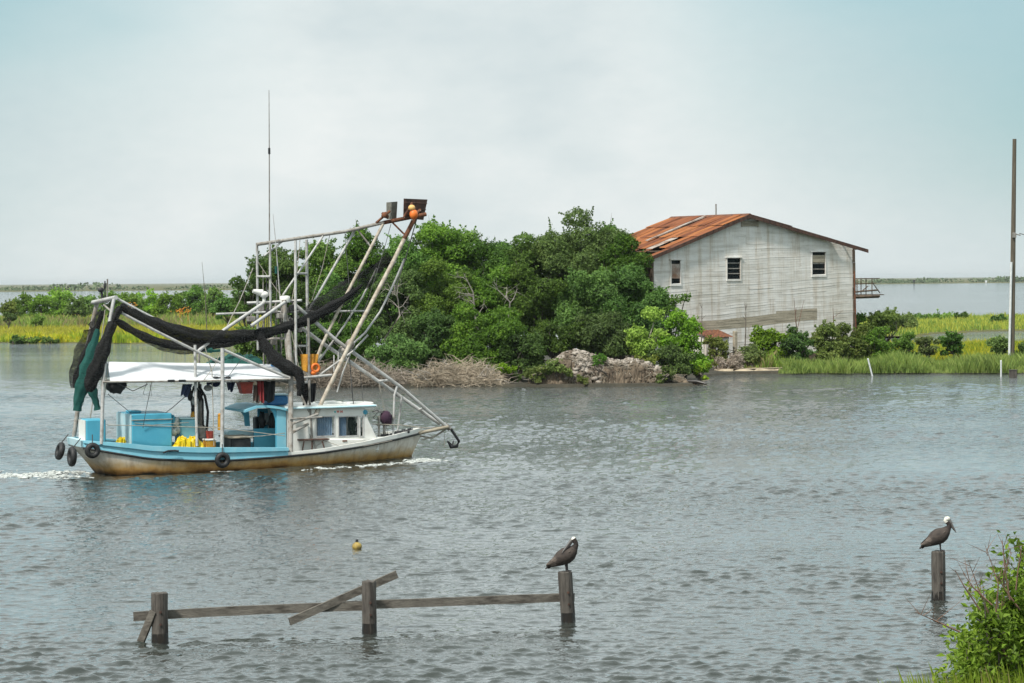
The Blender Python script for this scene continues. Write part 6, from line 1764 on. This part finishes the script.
# ------------------------------------------------------------------ pelicans
def pelican(top, face, label, pose, k=1.0):
    """Built standing at the origin facing +x, then turned; k scales it."""
    root = bpy.data.objects.new('pelican', None); COL.objects.link(root)
    root.location = top; root.rotation_euler = (0, 0, face); root.scale = (k, k, k)
    tag(root, label, 'pelican', 'brown pelicans on the pilings')
    def loft(sp, seg=18, mis=None):
        m = MB(); n = len(sp); vs = []; fs = []
        for i, (x, z, ry, rz) in enumerate(sp):
            p0, p1_ = sp[max(i - 1, 0)], sp[min(i + 1, n - 1)]; t = Vector((p1_[0] - p0[0], 0, p1_[1] - p0[1])).normalized(); nn = Vector((-t.z, 0, t.x))
            for j in range(seg):
                a = 2 * math.pi * j / seg; vs.append(Vector((x, 0, z)) + nn * rz * 1.16 * math.sin(a) + Vector((0, ry * 1.16 * math.cos(a), 0)))
        for i in range(n - 1):
            for j in range(seg): fs.append((i * seg + j, i * seg + (j + 1) % seg, (i + 1) * seg + (j + 1) % seg, (i + 1) * seg + j))
        fs += [tuple(range(seg - 1, -1, -1)), tuple((n - 1) * seg + j for j in range(seg))]
        m.add(vs, fs, 0, True)
        if mis:
            for i in range(n - 1):
                for j in range(seg): m.m[i * seg + j] = mis[i]
            m.m[-2] = mis[0]; m.m[-1] = mis[-1]
        return m
    body = [(-.33, .10, .035, .02), (-.27, .135, .075, .05), (-.18, .20, .12, .095), (-.08, .27, .15, .135), (.03, .33, .155, .15), (.11, .38, .135, .13), (.165, .435, .10, .095)]
    neck = {'preen': [(.20, .49, .06, .065), (.235, .55, .042, .045), (.225, .60, .038, .042), (.195, .635, .045, .048), (.18, .665, .05, .05), (.165, .685, .04, .038), (.15, .695, .012, .012)],
            'rest': [(.205, .485, .062, .066), (.235, .53, .045, .048), (.235, .585, .038, .042), (.19, .63, .037, .042), (.165, .665, .043, .046), (.18, .695, .05, .046), (.215, .70, .048, .045), (.25, .69, .03, .03)]}[pose]
    sp = body + neck
    mis = [0] * len(body) + ([1, 1, 1, 1, 2, 2, 2] if pose == 'preen' else [1, 1, 1, 2, 2, 2, 2, 2])
    loft(sp, 18, mis[:len(sp)]).build('body', ['feather_brown', 'feather_dark', 'feather_white'], root)
    for sg in (-1, 1):
        m = MB(); n = 9; rows = []
        for i in range(n):
            t = i / (n - 1); x = .15 - .52 * t; zc = .400 - .27 * t; hh = .125 * math.sin(math.pi * (.12 + .83 * t)) ** .7 * (1 - .25 * t); yy = sg * (.128 * math.sin(math.pi * (.25 + .6 * (1 - t) * .75)) + .012)
            rows.append([(x, yy * (.80 if u in (0, 4) else 1.0) + sg * (.02 if u == 2 else 0), zc + hh * (1 - u / 2)) for u in range(5)])
        m.grid(rows); m.grid([[(p[0], p[1] - sg * .02, p[2]) for p in r_] for r_ in rows])
        w_ = m.build('wing', 'feather_grey', root)
        m = MB()
        for f in range(4): m.tube([(-.15 - .03 * f, sg * (.075 - .012 * f), .20 - .02 * f), (-.38 + .012 * f, sg * (.035 - .004 * f), .085 - .012 * f)], [.022, .006], 6)
        m.build('flight_feathers', 'feather_dark', w_)
        m = MB()
        for f in range(7):
            t = .08 + .09 * f; x = .15 - .52 * t; z_ = .400 - .27 * t
            m.tube([(x + .03, sg * (.128 + .02 - .05 * t), z_ + .055 - .012 * (f % 3)), (x - .09, sg * (.128 + .012 - .09 * t), z_ - .03 - .010 * (f % 2))], [.011, .004], 5)
        m.build('covert_feathers', 'feather_pale', w_)
        m = MB(); x0 = .02 if pose == 'preen' else .03; m.tube([(x0, sg * .06, .25), (x0 + .015, sg * .058, .10), (x0 + .02, sg * .056, .025)], [.03, .016, .015], 8)
        for an_ in (-.5, 0, .5): m.tube([(x0 + .02, sg * .056, .02), (x0 + .11 * math.cos(an_), sg * .056 + .075 * math.sin(an_), .010)], [.013, .007], 6)
        m.build('leg', 'leg_dark', root)
    m = MB()
    for f in range(-2, 3): m.tube([(-.27, f * .018, .135), (-.40, f * .032, .06 - .005 * abs(f))], [.024, .010], 6)
    m.build('tail', 'feather_dark', root)
    if pose == 'preen':      # head bent back, bill laid down on the breast
        b0 = Vector((.15, -.01, .66)); tip = Vector((-.02, -.17, .40))
    else:
        b0 = Vector((.235, 0, .685)); tip = Vector((.385, -.02, .40))
    m = MB(); m.tube([b0, b0.lerp(tip, .3), b0.lerp(tip, .8), tip], [.034, .026, .018, .007], 9); bl = m.build('bill', 'bill_horn', root)
    m = MB(); dn_ = (Vector((.02, 0, -.03)) if pose == 'preen' else Vector((-.018, 0, -.022))); m.tube([b0 + dn_ * .8, b0.lerp(tip, .35) + dn_, b0.lerp(tip, .75) + dn_ * .5, tip], [.022, .024, .012, .004], 8); m.build('pouch', 'feather_dark', bl)
    ex = sp[-3]
    for sg in (-1, 1):
        m = MB(); e_ = (.185, sg * .046, .655) if pose == 'preen' else (.215, sg * .046, .708); m.ball(e_, .010, 8, 6); m.build('eye', 'eye_red', root)
    return root


pelican(p3[1] + Vector((-.0, 0, .0)), R(-14), 'brown pelican with its bill tucked down, on the jetty end piling', 'preen', 1.0)
pelican(p4[1] + Vector((-.0, 0, 0)), R(-8), 'brown pelican with white head and drooping bill, on the lone piling', 'rest', 1.0)

# ------------------------------------------------------------------ shrub on the near bank
def near_shrub():
    r = np.random.default_rng(88); root = bpy.data.objects.new('marsh_elder', None); COL.objects.link(root)
    d = 22.5; x0 = (1012 - 512) / F * d; zg = 5.05 - .152 * d - .1; root.location = (x0, d, zg)
    tag(root, 'leafy green shrub with bare reddish twigs in the lower right corner', 'shrub')
    stems = MB(); Pn, Nn = [], []; twigs = MB()
    spots = [(1000, 578), (984, 600), (1018, 560), (1030, 590), (962, 612), (946, 640), (975, 632), (1000, 620), (1020, 630), (958, 655), (985, 662), (1010, 660), (1036, 640), (1042, 600), (1050, 570), (968, 585), (995, 600), (1008, 590), (1026, 572), (940, 668), (970, 672), (1060, 620), (1080, 590), (990, 588), (1014, 575), (1030, 566), (978, 612), (1005, 605), (1022, 612), (966, 630), (985, 640), (1004, 640), (1026, 650), (952, 648), (972, 655), (996, 676), (1022, 674), (1040, 620), (1050, 655)]
    for i, (px, py) in enumerate(spots):
        px += 16 if px < 990 else 8; py += 14
        dd = d + r.uniform(-.7, .7); t = at(px, py, dd) - Vector((x0, d, zg)); b = Vector((t.x * .35 + r.normal() * .1, t.y * .4, -.1)); mid = b.lerp(t, .55) + Vector((r.normal() * .06, r.normal() * .06, .05))
        stems.tube([b, mid, t, t + (t - mid) * .15], [.018, .012, .006, .002], 5)
        for s_ in range(9):
            c = mid.lerp(t, r.uniform(.15, 1.12)); dr = Vector((r.normal(), r.normal() * .8, abs(r.normal()) * .9 + .2)).normalized(); ln = r.uniform(.14, .34); e_ = c + dr * ln
            stems.tube([c, e_], [.005, .002], 4)
            for k in range(40):
                u = r.uniform(.05, 1.08); p = c.lerp(e_, u) + Vector(r.normal(size=3) * .05); Pn.append(p); Nn.append(Vector(r.normal(size=3) * .6) + Vector((0, -.35, .6)))
    V, Fq = leaf_quads(np.array([tuple(p) for p in Pn]), np.array([tuple(p) for p in Nn]), .082, r, .45)
    link('foliage', fast_mesh('foliage', V, Fq, ['leaf_near']), root)
    stems.build('stem', 'bark', root)
    for (xa, ya, xb, yb) in ((992, 605, 963, 573), (996, 612, 985, 545), (1010, 600, 1002, 540), (1016, 590, 1022, 545), (980, 610, 955, 570), (1004, 585, 1012, 552), (1000, 640, 968, 560), (960, 632, 915, 612), (1020, 610, 990, 566), (1008, 665, 1002, 600), (1015, 668, 985, 622), (985, 668, 1000, 632)):
        dd = d - .75 + r.uniform(-.1, .3); a = at(xa, ya, dd) - Vector((x0, d, zg)); b = at(xb, yb, dd) - Vector((x0, d, zg)); m = a.lerp(b, .5) + Vector(r.normal(size=3) * .03)
        twigs.tube([a, m, b], [.008, .006, .002], 4)
        for k in range(5):
            c = a.lerp(b, r.uniform(.35, .95)); twigs.tube([c, c + Vector((r.normal() * .10, r.normal() * .05, r.uniform(.05, .22)))], [.004, .0012], 3)
    twigs.build('bare_twig', 'twig_red', root)


near_shrub()

# ------------------------------------------------------------------ air between here and the far shore
def haze():
    m = bpy.data.materials.new('haze_air'); m.use_nodes = True; nt = m.node_tree
    for n in list(nt.nodes):
        if n.type != 'OUTPUT_MATERIAL': nt.nodes.remove(n)
    v = nt.nodes.new('ShaderNodeVolumePrincipled'); v.inputs['Color'].default_value = (.93, .97, 1, 1); v.inputs['Density'].default_value = 0.00005; v.inputs['Anisotropy'].default_value = .2
    nt.links.new(v.outputs[0], nt.nodes['Material Output'].inputs['Volume']); MATS['haze_air'] = m
    o = MB().box((-27000, -80, -3), (27000, 27500, 30)).build('haze', 'haze_air'); tag(o, kind='stuff')


haze()
